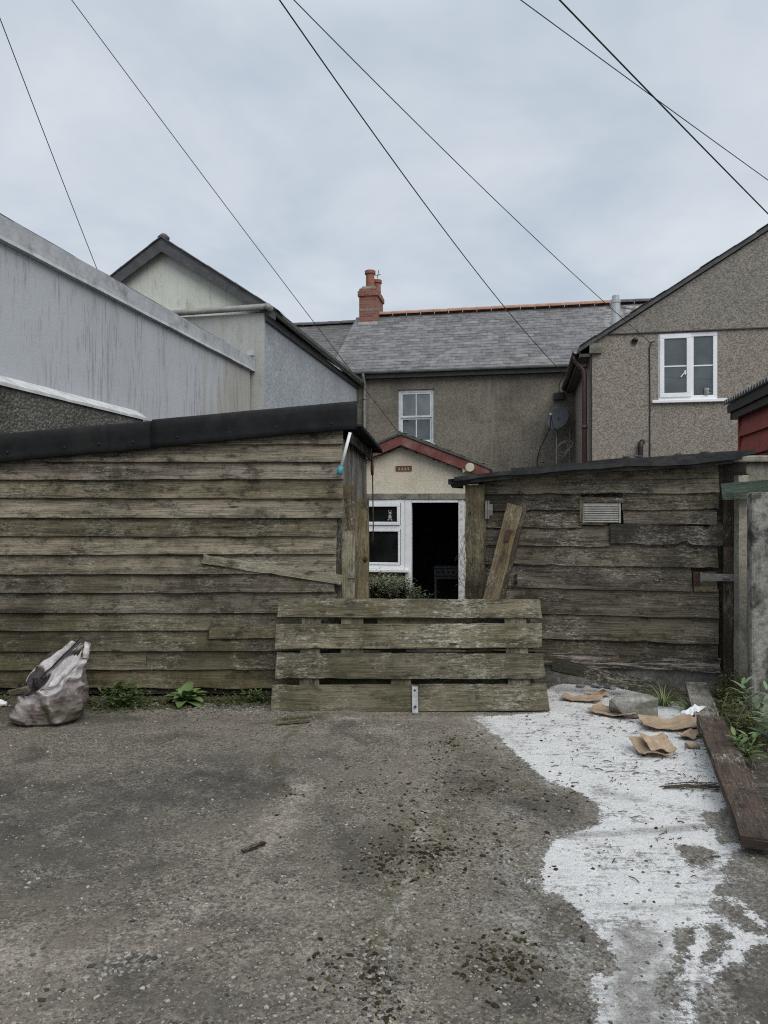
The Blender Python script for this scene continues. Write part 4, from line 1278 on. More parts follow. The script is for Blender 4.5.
# shrub in the passage and dead vine on the right post
def passage_plants():
    t = thing('shrub', 'low leafy green shrub growing below the annex window', 'shrub', (.12, 9.6, -.35))
    mb = MB(); sm = MB()
    for c in range(120):
        cx, cy, cz = random.uniform(-.40, .40), random.gauss(0, .15), random.uniform(.55, .98)
        if cx > .18: cz -= .13 + (cx - .18) * .4
        sm.tube([(cx * .3, cy * .3, 0), (cx * .7, cy * .7, cz * .6), (cx, cy, cz)], [.008, .005, .002], 5)
        for _ in range(60):
            p = Vector((cx + random.gauss(0, .06), cy + random.gauss(0, .06), cz + random.gauss(0, .045)))
            a = random.random() * 6.283
            k = .15 + .75 * smooth01(.6, 1.08, p.z) * random.uniform(.5, 1.2)
            mb.leaf(p, (math.cos(a), math.sin(a), random.uniform(-.2, .9)), .05 * random.uniform(.6, 1.2), .022, (min(1, k), random.random(), 0), .3, segs=2)
    mb.build('foliage', M['shrubleaf'], t); sm.build('stems', M['twigdark'], t)
    t = thing('dead_vine', 'bare tangled dead vine climbing the post beside the open doorway', 'vine', (.735, 6.52, 0))
    mb = MB(); lf = MB()
    for s in range(9):
        p = Vector((random.uniform(-.03, .12), random.uniform(-.03, .08), .35)); pts = [p.copy()]
        n = random.randint(10, 22)
        for k in range(n):
            p = p + Vector((random.gauss(-.006 if p.x > .0 else .012, .028), random.gauss(0, .015), random.uniform(.02, .075)))
            pts.append(p.copy())
            if random.random() < .45:
                q = p + Vector((random.gauss(0, .05), random.gauss(0, .03), random.gauss(.0, .04))); mb.tube([p, p.lerp(q, .5) + Vector((0, 0, .012)), q], .0014, 4)
                if random.random() < .4: lf.leaf(q, (random.gauss(0, 1), random.gauss(0, .4), -.4), .022, .014, (random.random(), 1, 0), .4, segs=2)
            if p.z > 1.62: break
        mb.tube(pts, .0018, 5)
    mb.build('stems', M['twigdark'], t); lf.build('dry_leaves', M['mossy'], t)


passage_plants()

# ------------------------------------------------------------------ right side wall, pillar, rail, red shed
mb = MB()
n = 14
mb.box(0, 1.3, 0, .14, -.1, 1.645)
o = mb.build('concrete_pillar', M['pillar'], None, bevel=.02); o.location = (2.68, 5.40, 0); o.rotation_euler = (0, 0, R(-13))
tag(o, 'blackened concrete pillar end of the right boundary wall', 'pillar')


def rear_wall():
    t = thing('boundary_wall', 'old concrete boundary wall with a pale cap behind the green rail', 'wall', (2.94, 6.50, 0), R(-8))
    mb = MB(); mb.box(.02, 3.2, 0, .22, -.4, 1.93); mb.build('wall_face', M['oldwall'], t, bevel=.01)
    mb = MB(); mb.box(-.04, 3.25, -.05, .27, 1.932, 1.99); mb.build('wall_cap', M['lightpost'], t, bevel=.012)
    mb = MB(); mb.board((2.945, 6.10, 0), (2.945, 6.10, 1.80), (1, .1, 0), .085, .07, 10, .003, .006, (.8, .5, .5))
    tag(mb.build('gate_post', M['lightpost']), 'slim pale post between the shed and the blackened pillar', 'post')
    mb = MB(); mb.board((2.74, 6.02, 1.665), (3.8, 5.90, 1.735), (0, 0, 1), .135, .028, 14, .004, .008, (.6, .5, .5), .006)
    tag(mb.build('timber_rail', M['greenrail']), 'faded green timber rail nailed across the corner above the pillar', 'rail')


rear_wall()


def red_shed():
    t = thing('red_shed', 'red boarded shed with corrugated roof at the right edge', 'shed', (4.37, 9.0, -.35), R(-10.7))
    # local: +x right, +y away; side wall at x=0 running toward the camera (-y)
    mb = MB()
    z0 = 0.0; H = 3.12
    k = 0
    z = 0.02
    while z < H - .05:
        h = .25
        mb.board((-.022, -2.2, z + h / 2), (-.022, .0, z + h / 2), (.036, 0, h), h + .015, .02, 8, .002, .003)
        z += h
    mb.build('board_wall', M['redboard'], t)
    mb = MB(); mb.box(-.05, .02, .001, .05, 0, H); mb.build('corner_trim', M['redboard'], t); mb = MB(); mb.box(-.05, .02, -2.26, -2.205, 0, H); mb.build('corner_trim', M['redboard'], t)
    mb = MB(); mb.box(.03, 2.0, -2.2, -.02, 0, H); mb.build('shed_body', M['redboard'], t)
    mb = MB(); mb.box(-.14, -.112, -2.45, .17, H - .045, H + .055); mb.box(-.105, -.02, -2.43, .15, H - .13, H - .05); mb.box(-.11, 2.0, .12, .15, H - .13, H + .05)
    mb.build('fascia', M['black'], t)
    mb = MB(); m_ = 220; a = []; b = []
    for i in range(m_ + 1):
        y = -2.5 + 2.72 * i / m_; w = .026 * math.sin(i / m_ * 2 * math.pi * 27)
        a.append(mb.vert((-.18, y, H + .085 + w))); b.append(mb.vert((2.1, y, H + .65 + w)))
    for i in range(m_): mb.face([a[i], a[i + 1], b[i + 1], b[i]])
    mb.build('corrugated_roof', M['gutter'], t, smooth=True, solid=.006)


red_shed()


# ------------------------------------------------------------------ houses
def wall_holes(mb, x0, x1, z0, z1, holes, y=0.0, c=(.5, .5, .5), depth=.12, reveal=True):
    xs = sorted({x0, x1, *[h[0] for h in holes], *[h[1] for h in holes]}); zs = sorted({z0, z1, *[h[2] for h in holes], *[h[3] for h in holes]})
    for i in range(len(xs) - 1):
        for j in range(len(zs) - 1):
            cx, cz = (xs[i] + xs[i + 1]) / 2, (zs[j] + zs[j + 1]) / 2
            if any(h[0] < cx < h[1] and h[2] < cz < h[3] for h in holes): continue
            mb.quad((xs[i], y, zs[j]), (xs[i + 1], y, zs[j]), (xs[i + 1], y, zs[j + 1]), (xs[i], y, zs[j + 1]), c)
    if reveal:
        for a, b, c0, d in holes:
            y2 = y + depth
            mb.quad((a, y, c0), (a, y2, c0), (a, y2, d), (a, y, d)); mb.quad((b, y2, c0), (b, y, c0), (b, y, d), (b, y2, d))
            mb.quad((a, y, d), (a, y2, d), (b, y2, d), (b, y, d)); mb.quad((a, y2, c0), (a, y, c0), (b, y, c0), (b, y2, c0))


def frame(mb, x0, x1, z0, z1, y0, y1, w):
    mb.box(x0, x1, y0, y1, z0, z0 + w); mb.box(x0, x1, y0, y1, z1 - w, z1)
    mb.box(x0, x0 + w, y0, y1, z0 + w, z1 - w); mb.box(x1 - w, x1, y0, y1, z0 + w, z1 - w)


def slates(x0, x1, P0, P1, w, h, seed=0):
    """rows of slates from eave point P0=(y,z) up to ridge P1"""
    mb = MB(); rng = random.Random(seed)
    L = math.hypot(P1[0] - P0[0], P1[1] - P0[1]); dy, dz = (P1[0] - P0[0]) / L, (P1[1] - P0[1]) / L
    ny_, nz_ = -dz, dy
    rows = int(L / h) + 1
    for r in range(rows):
        s0 = r * h; s1 = min(L, s0 + h * 1.25)
        x = x0 - (w / 2 if r % 2 else 0)
        while x < x1:
            a, b = max(x, x0) + .002, min(x + w, x1) - .002
            x += w
            if b - a < .02: continue
            k = rng.random(); lift = .007 + rng.random() * .006; dr = rng.gauss(0, .004)
            if rng.random() < .012: dr -= .03
            lo = s0 + dr; tint = k if rng.random() > .07 else rng.choice((0, 1.4))
            c = (tint, rng.random(), rng.random())
            p = lambda xx, s, l: (xx, P0[0] + dy * s + ny_ * l, P0[1] + dz * s + nz_ * l)
            A, B, C, D = p(a, lo, lift), p(b, lo, lift), p(b, s1, .003), p(a, s1, .003)
            mb.quad(A, B, C, D, c); mb.quad(p(a, lo, .001), p(b, lo, .001), B, A, c)
    mb.quad((x0, P0[0], P0[1] - .01), (x1, P0[0], P0[1] - .01), (x1, P1[0], P1[1] - .01), (x0, P1[0], P1[1] - .01), (0, 0, 0))
    return mb


A107 = -R(10.7)


def terrace():
    g = -.35
    t = thing('terrace_house', 'brown roughcast terraced house with slate roof and orange ridge tiles', 'house', (5.0, 19.5, 0), A107)
    mb = MB(); wall_holes(mb, -11.5, 4.5, g, 5.34, [(-4.7, -3.7, 3.36, 4.86)], depth=.14)
    mb.quad((-11.5, 0, g), (-11.5, 6.6, g), (-11.5, 6.6, 5.28), (-11.5, 0, 5.28)); mb.quad((4.5, 6.6, g), (4.5, 0, g), (4.5, 0, 5.28), (4.5, 6.6, 5.28)); mb.quad((4.5, 6.6, g), (-11.5, 6.6, g), (-11.5, 6.6, 5.28), (4.5, 6.6, 5.28))
    mb.poly([(4.5, 0, 5.28), (4.5, 6.6, 5.28), (4.5, 3.3, 7.74)]); mb.poly([(-11.5, 0, 5.28), (-11.5, 3.3, 7.6), (-11.5, 6.6, 5.28)])
    mb.build('wall', M['dashbrown'], t)
    rf = slates(-6.62, 4.6, (-.22, 5.34), (3.3, 7.80), .33, .205, 3).build('slate_roof', M['slate'], t)
    slates(-11.6, -6.63, (-.20, 5.24), (3.3, 7.62), .26, .15, 8).build('neighbour_roof', M['slateold'], t)
    mb = MB(); mb.quad((-11.6, 6.8, 5.1), (4.6, 6.8, 5.1), (4.6, 3.3, 7.80), (-11.6, 3.3, 7.60)); mb.build('rear_roof', M['slateplain'], t)
    def ridge(x0, x1, z, m, nm):
        mb = MB(); x = x0
        while x < x1 - .05:
            b = min(x1, x + .45); n = 8
            r0 = [mb.vert((x + .004, 3.3 + .17 * math.cos(a), z - .05 + .12 * math.sin(a))) for a in [math.pi * k / n for k in range(n + 1)]]
            dz_ = random.gauss(0, .006)
            r1 = [mb.vert((b - .004, 3.3 + .165 * math.cos(a), z - .05 + dz_ + .115 * math.sin(a))) for a in [math.pi * k / n for k in range(n + 1)]]
            for k in range(n): mb.face([r0[k], r0[k + 1], r1[k + 1], r1[k]])
            x = b
        return mb.build(nm, m, t)
    ridge(-5.9, 1.55, 7.87, M['ridge'], 'ridge_tiles')
    o = ridge(1.56, 4.6, 7.87, M['slateplain'], 'ridge_tiles'); o['label'] = 'grey ridge tiles'
    ridge(-11.6, -6.66, 7.65, M['slateplain'], 'ridge_tiles')['label'] = 'dark ridge tiles of the left roof'
    # chimney
    cy = 3.3; XC = .16
    mb = MB(); mb.box((XC - 6.58), (XC - 6.0), cy - .5, cy + .5, 7.2, 8.330); mb.box((XC - 6.62), (XC - 5.96), cy - .54, cy + .54, 8.331, 8.490)
    mb.box((XC - 6.58), (XC - 6.0), cy - .5, cy + .5, 8.491, 8.570)
    ch = mb.build('chimney', M['brick'], t)
    mb = MB()
    a = [((XC - 6.56), cy - .48, 8.570), ((XC - 6.02), cy - .48, 8.570), ((XC - 6.02), cy + .48, 8.570), ((XC - 6.56), cy + .48, 8.570)]; b = [((XC - 6.48), cy - .4, 8.670), ((XC - 6.10), cy - .4, 8.670), ((XC - 6.10), cy + .4, 8.670), ((XC - 6.48), cy + .4, 8.670)]
    for k in range(4): mb.quad(a[k], a[(k + 1) % 4], b[(k + 1) % 4], b[k])
    mb.poly(b); mb.build('flaunching', M['oldwall'], ch)
    mb = MB(); mb.box((XC - 6.60), (XC - 5.98), cy - .56, cy + .3, 7.30, 7.50); mb.build('lead_flashing', M['palecable'], ch)
    mb = MB(); mb.box((XC - 6.585), (XC - 5.995), cy - .503, cy + .45, 7.86, 7.93)
    mb.build('mortar_band', M['oldwall'], ch)
    for (px, py, h, r) in (((XC - 6.28), cy - .22, .56, .155), ((XC - 6.16), cy + .25, .40, .15)):
        mb = MB(); mb.lathe([(r * .95, 0), (r * .9, .06), (r * .88, h - .12), (r * 1.12, h - .11), (r * 1.14, h - .02), (r * 1.0, h), (r * .8, h), (r * .78, h - .15)], (px, py, 8.650), 16); mb.build('chimney_pot', M['terracotta'], ch)
    mb = MB(); mb.tube([((XC - 6.13), cy + .2, 9.1), ((XC - 6.08), cy + .2, 9.36)], .012, 5); mb.tube([((XC - 6.20), cy + .2, 9.19), ((XC - 6.02), cy + .2, 9.21)], .012, 5); mb.build('pot_bracket', M['black'], ch)
    mb = MB(); mb.box((XC - 6.66), (XC - 6.58), 2.2, 2.34, 7.0, 7.06); mb.build('flashing', M['palecable'], t)
    # gutter / fascia / downpipe
    def gut(x0, x1, y, z, m, nm, r=.065):
        mb = MB(); n = 8
        for k in range(n):
            a0, a1 = math.pi + math.pi * k / n, math.pi + math.pi * (k + 1) / n
            mb.quad((x0, y + r * math.cos(a0), z + r * math.sin(a0)), (x1, y + r * math.cos(a0), z + r * math.sin(a0)), (x1, y + r * math.cos(a1), z + r * math.sin(a1)), (x0, y + r * math.cos(a1), z + r * math.sin(a1)))
        return mb.build(nm, m, t, smooth=True, solid=.008)
    gut(-11.5, .2, -.27, 5.355, M['gutter'], 'gutter')
    mb = MB(); mb.box(-11.5, .3, -.19, -.003, 5.17, 5.32); mb.build('fascia', M['gutterdark'], t)
    mb = MB(); mb.tube([(-5.62, -.27, 5.30), (-5.62, -.25, 5.20), (-5.62, -.08, 5.02), (-5.62, -.07, 4.8), (-5.62, -.07, g)], .042, 10)
    for z in (4.6, 2.8): mb.tube([(-5.62, -.07, z), (-5.62, -.07, z + .06)], .052, 10)
    mb.build('downpipe', M['gutter'], t, smooth=True)
    # sash window
    W = (-4.7, -3.7, 3.36, 4.86)
    mb = MB(); frame(mb, W[0] + .01, W[1] - .01, W[2] + .01, W[3] - .01, .05, .13, .06); mb.box(W[0] - .03, W[1] + .03, -.06, .14, W[2] - .06, W[2] + .008)
    wn = mb.build('window', M['sashpaint'], t)
    zm = 4.10
    mb = MB(); frame(mb, W[0] + .072, W[1] - .072, zm, W[3] - .072, .06, .09, .05); mb.box(-4.215, -4.185, .062, .088, zm + .05, W[3] - .122); mb.build('sash', M['sashpaint'], wn)
    mb = MB(); frame(mb, W[0] + .072, W[1] - .072, W[2] + .072, zm - .002, .092, .12, .05); mb.box(-4.215, -4.185, .094, .118, W[2] + .122, zm - .052); mb.build('sash', M['sashpaint'], wn)
    mb = MB(); mb.quad((W[0] + .1, .08, zm), (W[1] - .1, .08, zm), (W[1] - .1, .08, W[3] - .1), (W[0] + .1, .08, W[3] - .1)); mb.build('pane', M['panepale'], wn)
    mb = MB(); mb.quad((W[0] + .1, .11, W[2] + .1), (W[1] - .1, .11, W[2] + .1), (W[1] - .1, .11, zm), (W[0] + .1, .11, zm)); mb.build('pane', M['pane'], wn)
    # cable junction box at the corner
    jb = thing('junction_box', 'small black cable junction box on the terrace wall above the dish', 'junction box', (5.0 + .983 * -.38 - .186 * .06, 19.5 + .186 * .38 - .983 * .06, 4.55), A107)
    mb = MB(); mb.box(-.14, .14, -.05, .05, -.10, .10); mb.build('box', M['black'], jb, bevel=.015)
    mb = MB(); mb.tube([(.10, -.05, .06), (.2, -.05, .18), (.36, -.03, .20), (.42, 0, .0), (.42, .03, -1.2)], .018, 6); mb.tube([(0, -.05, .08), (.0, -.06, .3), (.14, -.1, .62)], .014, 6); mb.build('lead', M['black'], jb)
    # satellite dish
    d = thing('satellite_dish', 'dark grey satellite dish on a pole on the terrace wall', 'satellite dish', (5.0 + .983 * -.43, 19.5 + .186 * .43, 2.4), A107)
    mb = MB(); mb.tube([(-.45, -.03, .12), (-.2, -.12, .06), (-.05, -.30, .12), (-.02, -.34, .3), (-.02, -.34, 1.35)], .022, 8); mb.build('mast', M['palecable'], d, smooth=True)
    mb = MB(); mb.box(-.62, -.38, -.05, -.002, .02, .24); mb.build('bracket', M['rust'], d)
    nrm = Vector((-.42, -.80, .38)).normalized(); xx = nrm.cross(Vector((0, 0, 1))).normalized(); yy = xx.cross(nrm)
    mb = MB(); rings = []; c0 = Vector((.02, -.42, 1.50)); n = 28
    for r in (.0, .08, .16, .24, .30, .315):
        rings.append([mb.vert(c0 + (xx * math.cos(k * 2 * math.pi / n) * .95 + yy * math.sin(k * 2 * math.pi / n) * 1.06) * max(r, .001) + nrm * (r * r * .7)) for k in range(n)])
    for i in range(5):
        for k in range(n): mb.face([rings[i][k], rings[i][(k + 1) % n], rings[i + 1][(k + 1) % n], rings[i + 1][k]])
    mb.build('reflector', M['dish'], d, smooth=True, solid=.012)
    tip = c0 + nrm * .42 - yy * .10
    mb = MB(); mb.tube([c0 - yy * .30, c0 - yy * .34 + nrm * .2, tip], .012, 6); mb.build('arm', M['dish'], d)
    mb = MB(); mb.tube([tip - nrm * -.05, tip + nrm * .02, tip - nrm * .06], [.03, .035, .03], 10); mb.build('receiver', M['palecable'], d)
    mb = MB(); mb.tube([tip, tip + Vector((-.02, .1, -.3)), (-.45, -.08, .75), (-.52, -.05, .5), (-.5, -.04, .2)], .012, 6); mb.build('lead', M['black'], d)
    mb = MB()
    for k in range(3):
        pts = [(-.02 + .14 * (1.1 + .2 * k) * (1 - math.cos(a)) - .02, -.35 + .02 * math.sin(3 * a), .62 + .05 * k + .19 * math.sin(a) * (1 - .12 * k) + .08 * (1 - math.cos(a))) for a in [i * .42 for i in range(16)]]
        mb.tube(pts, .009, 5)
    mb.tube([(.33, -.03, 1.35), (.335, -.03, .1)], .011, 5)
    mb.build('cable_loop', M['palecable'], d)


terrace()


def upvc_window(t, W, y, split, mats, name='window', toplight=None):
    mb = MB(); frame(mb, W[0] + .005, W[1] - .005, W[2] + .005, W[3] - .005, y + .02, y + .09, .065)
    mb.box(split - .03, split + .03, y + .022, y + .088, W[2] + .07, W[3] - .07)
    w = mb.build(name, M['upvc'], t, bevel=.006)
    return w


def right_house():
    g = -.35
    t = thing('pebbledash_house', 'grey pebbledash gable end house with white window, right of the terrace', 'house', (4.18, 15.0, 0), A107)
    W = (1.31, 2.43, 3.72, 5.06)
    zb = 5.085
    V = lambda x: 4.86 + .625 * x
    mb = MB(); wall_holes(mb, 0, 8.8, g, zb - .0, [W], depth=.13)
    mb.poly([(0, .0, g), (0, 4.57, g), (0, 4.57, 4.86), (0, 0, 4.86)][::-1])
    # cut the corner of the front where the verge comes below the band
    mb.quad((8.8, 0, g), (8.8, 4.57, g), (8.8, 4.57, 4.86), (8.8, 0, 4.86))
    mb.quad((8.8, 4.57, g), (0, 4.57, g), (0, 4.57, 4.86), (8.8, 4.57, 4.86)); mb.poly([(0, 4.57, 4.86), (4.4, 4.57, 7.61), (8.8, 4.57, 4.86)])
    mb.build('wall', M['dashgrey'], t)
    mb = MB(); mb.poly([(.36, -.03, zb), (8.44, -.03, zb), (4.4, -.03, V(4.4))]); mb.quad((.36, -.03, zb), (.36, .0, zb), (8.44, .0, zb), (8.44, -.03, zb))
    mb.build('gable', M['dashgable'], t)
    mb = MB(); mb.box(.30, 8.5, -.036, -.0305, zb - .012, zb + .006); mb.build('drip_band', M['gutterdark'], t)
    # roof slopes
    mb = MB()
    for sgn in (1, -1):
        X = (lambda x: x) if sgn > 0 else (lambda x: 8.8 - x)
        a = [(X(-.24), -.10, V(-.24) + .02), (X(4.4), -.10, V(4.4) + .02), (X(4.4), 8.2, V(4.4) + .02), (X(-.24), 4.55, V(-.24) + .02)]
        b = [(p[0], p[1], p[2] + .09) for p in a]
        mb.poly(a[::-1]); mb.poly(b)
        for k in range(4): mb.quad(a[k], a[(k + 1) % 4], b[(k + 1) % 4], b[k])
    mb.build('roof', M['slateplain'], t)
    mb = MB()   # uneven slate ends along the verge
    x = -.22
    while x < 4.3:
        w = random.uniform(.26, .40); j = random.uniform(.0, .02)
        mb.quad((x, -.13, V(x) + .112 + j), (x + w, -.13, V(x + w) + .112 + j), (x + w, -.13, V(x + w) + .122 + j * .7), (x, -.13, V(x) + .122 + j)); mb.quad((x, -.13, V(x) + .122 + j), (x + w, -.13, V(x + w) + .122 + j), (x + w, .2, V(x + w) + .122 + j), (x, .2, V(x) + .122 + j))
        x += w
    mb.build('verge_slates', M['slateplain'], t, solid=.012)
    # eave on the passage side
    mb = MB(); mb.box(-.20, -.004, -.06, 4.5, 4.64, 4.70); mb.box(-.22, -.2005, -.06, 4.5, 4.62, 4.80); mb.build('soffit', M['gutterdark'], t)
    mb = MB(); n = 8; r = .06
    for k in range(n):
        a0, a1 = math.pi + math.pi * k / n, math.pi + math.pi * (k + 1) / n
        mb.quad((-.285 + r * math.cos(a0), -.1, 4.76 + r * math.sin(a0)), (-.285 + r * math.cos(a1), -.1, 4.76 + r * math.sin(a1)), (-.285 + r * math.cos(a1), 4.5, 4.76 + r * math.sin(a1)), (-.285 + r * math.cos(a0), 4.5, 4.76 + r * math.sin(a0)))
    mb.build('gutter', M['brownpipe'], t, smooth=True, solid=.008)
    mb = MB(); mb.box(-.02, .22, -.085, -.004, 4.70, 4.90); mb.build('eave_block', M['oldwall'], t)
    mb = MB(); mb.tube([(-.285, .14, 4.72), (-.28, .14, 4.6), (-.13, .14, 4.42), (-.10, .14, 4.3), (-.10, .14, g)], .05, 10)
    for z in (4.45, 3.2): mb.tube([(-.10, .14, z), (-.10, .14, z + .08)], .06, 10)
    mb.build('downpipe', M['brownpipe'], t, smooth=True)
    mb = MB(); mb.tube([(.02, -.012, 4.68), (.02, -.012, 2.4), (.03, -.012, g)], .014, 5); mb.build('wall_cable', M['black'], t)
    # cable down the face
    mb = MB(); mb.tube([(1.20, -.03, 4.90), (1.14, -.016, 4.80), (1.15, -.014, 4.0), (1.15, -.014, 1.2)], .011, 5); mb.build('wall_cable', M['black'], t)
    mb = MB(); mb.tube([(1.14, -.02, 4.89), (1.22, -.03, 4.93), (1.30, -.03, 4.90), (1.25, -.03, 4.84), (1.16, -.02, 4.87)], .008, 5); mb.build('wall_cable', M['palecable'], t)
    mb = MB(); mb.tube([(.86, .03, 4.925), (.86, -.04, 4.925)], .062, 12); mb.tube([(.86, -.04, 4.925), (.86, -.055, 4.91)], [.062, .045], 12); mb.build('vent', M['black'], t)
    mb = MB(); mb.tube([(.96, -.08, 1.4), (.96, -.08, 2.78), (.965, -.075, 2.86), (1.0, -.05, 2.90), (1.0, .01, 2.90)], .052, 10); mb.tube([(.96, -.08, 2.42), (.96, -.08, 2.50)], .062, 10); mb.build('soil_pipe', M['black'], t, smooth=True)
    # window
    y = .01; sp = 1.93
    mb = MB(); frame(mb, W[0] + .004, W[1] - .004, W[2] + .004, W[3] - .004, y, y + .07, .085)
    w = mb.build('window', M['upvc'], t, bevel=.008)
    mb = MB(); frame(mb, W[0] + .03, sp, W[2] + .06, W[3] - .03, y - .025, y + .02, .085); mb.build('opening_sash', M['upvc'], w, bevel=.008)
    mb = MB(); mb.box(sp + .003, sp + .05, y + .003, y + .067, W[2] + .09, W[3] - .09); mb.build('mullion', M['upvc'], w)
    for a, b in ((W[0] + .10, sp - .07), (sp + .04, W[1] - .07)):
        yy = y + .0 if a < sp - .3 else y + .03
        mb = MB(); mb.quad((a, yy, W[2] + .08), (b, yy, W[2] + .08), (b, yy, W[3] - .08), (a, yy, W[3] - .08)); mb.build('pane', M['pane'], w)
        mb = MB(); mb.box(a + .01, b - .01, yy - .008, yy - .002, 4.385, 4.41); mb.build('glazing_bar', M['upvc'], w)
    mb = MB(); mb.box(1.80, 1.83, y - .045, y - .0255, 4.22, 4.30); mb.tube([(1.815, y - .05, 4.28), (1.73, y - .06, 4.17)], .010, 6); mb.build('handle', M['upvc'], w)
    mb = MB(); mb.box(W[0] - .12, W[1] + .16, -.07, .02, W[2] - .055, W[2] + .002); mb.build('sill', M['upvc'], w, bevel=.008)
    # flue
    mb = MB(); mb.lathe([(.10, 0), (.10, .95), (.112, .96), (.112, 1.03), (.08, 1.04), (.078, 1.12), (.02, 1.15)], (.69, 1.66, 5.2), 16); mb.build('flue', M['flue'], t, smooth=False)
    # white mug on the inner sill
    mg = thing('window_mug', 'small white jug standing on the sill inside the pebbledash house window', 'jug', (4.18 + .983 * 2.22 + .186 * .02, 15 - .186 * 2.22 + .983 * .02, W[2] + .088), A107)
    mb = MB(); mb.lathe([(.035, 0), (.05, .03), (.045, .09), (.05, .13), (.045, .135)], (0, 0, 0), 12); mb.build('jug', M['vent'], mg, smooth=True)
    mb = MB(); mb.tube([(.045, 0, .11), (.085, 0, .10), (.08, 0, .05), (.045, 0, .04)], .008, 6); mb.build('handle', M['vent'], mg)


right_house()


def house_a():
    g = -.35
    t = thing('rendered_house', 'long pale blue rendered building with sloping coping, far left', 'house', (-2.37, 13.1, 0), A107)
    # wall plane x=0 facing +x, y from -10 to 0
    mb = MB(); mb.quad((0, -10, 2.72), (0, -3.9, 2.72), (0, -3.9, 4.02), (0, -10, 4.02)); mb.quad((0, -3.9, g), (0, 0, g), (0, 0, 4.02), (0, -3.9, 4.02)); mb.quad((-5, 0, g), (0, 0, g), (0, 0, 4.02), (-5, 0, 4.02)[:3]); mb.quad((-5, -10, g), (0, -10, g), (0, -10, 4.02), (-5, -10, 4.02)); mb.quad((-5, 0, g), (-5, -10, g), (-5, -10, 4.02), (-5, 0, 4.02))
    mb.build('wall', M['bluewall'], t)
    mb = MB(); mb.quad((.14, -10, g), (.14, -4.0, g), (.14, -4.0, 2.66), (.14, -10, 2.66)); mb.quad((.14, -4.0, g), (0, -4.0, g), (0, -4.0, 2.66), (.14, -4.0, 2.66)); mb.build('lower_wall', M['darkdash'], t)
    mb = MB()
    n = 40
    for i in range(n):
        y0, y1 = -10 + 6.1 * i / n, -10 + 6.1 * (i + 1) / n; f = lambda y: mnoise.noise((y * 3, 1, 4)) * .010
        mb.quad((.165 + f(y0), y0, 2.665 + f(y0)), (.165 + f(y1), y1, 2.665 + f(y1)), (.002, y1, 2.765), (.002, y0, 2.765)); mb.quad((.165 + f(y0), y0, 2.635), (.165 + f(y1), y1, 2.635), (.165 + f(y1), y1, 2.665 + f(y1)), (.165 + f(y0), y0, 2.665 + f(y0)))
        mb.quad((.13, y0, 2.636), (.13, y1, 2.636), (.165 + f(y1), y1, 2.635), (.165 + f(y0), y0, 2.635))
    mb.build('drip_ledge', M['drip'], t)
    mb = MB()   # coping: painted flashing
    n = 60; pr = [(-.3, 4.22), (.02, 4.245), (.055, 4.225), (.05, 4.09), (.05, 4.04), (.062, 4.0), (.004, 3.995)]
    L = []
    for i in range(n + 1):
        y = -10.1 + 10.2 * i / n; w = mnoise.noise((y * 1.2, 3, 1)) * .005
        L.append([mb.vert((x + w * (k > 1), y, z + w + (mnoise.noise((y * 7, 8, 2)) * .008 if k < 2 else 0))) for k, (x, z) in enumerate(pr)])
    for i in range(n):
        for k in range(len(pr) - 1): mb.face([L[i][k], L[i + 1][k], L[i + 1][k + 1], L[i][k + 1]])
    mb.face(L[n]); mb.build('coping', M['coping'], t)
    mb = MB(); mb.box(-5, -.29, -10, 0, 4.1, 4.2); mb.build('flat_roof', M['felt'], t)
    mb = MB(); mb.tube([(.02 + mnoise.noise((y * 1.3, 2, 2)) * .03, y, 4.243 + abs(mnoise.noise((y * 2, 1, 1))) * .012) for y in [-10 + .35 * k for k in range(26)]], .006, 5); mb.build('loose_cable', M['cable'], t)
    mb = MB(); mb.box(-.02, .10, -.10, .0, 4.25, 4.36); mb.build('coping_end', M['coping'], t)


house_a()


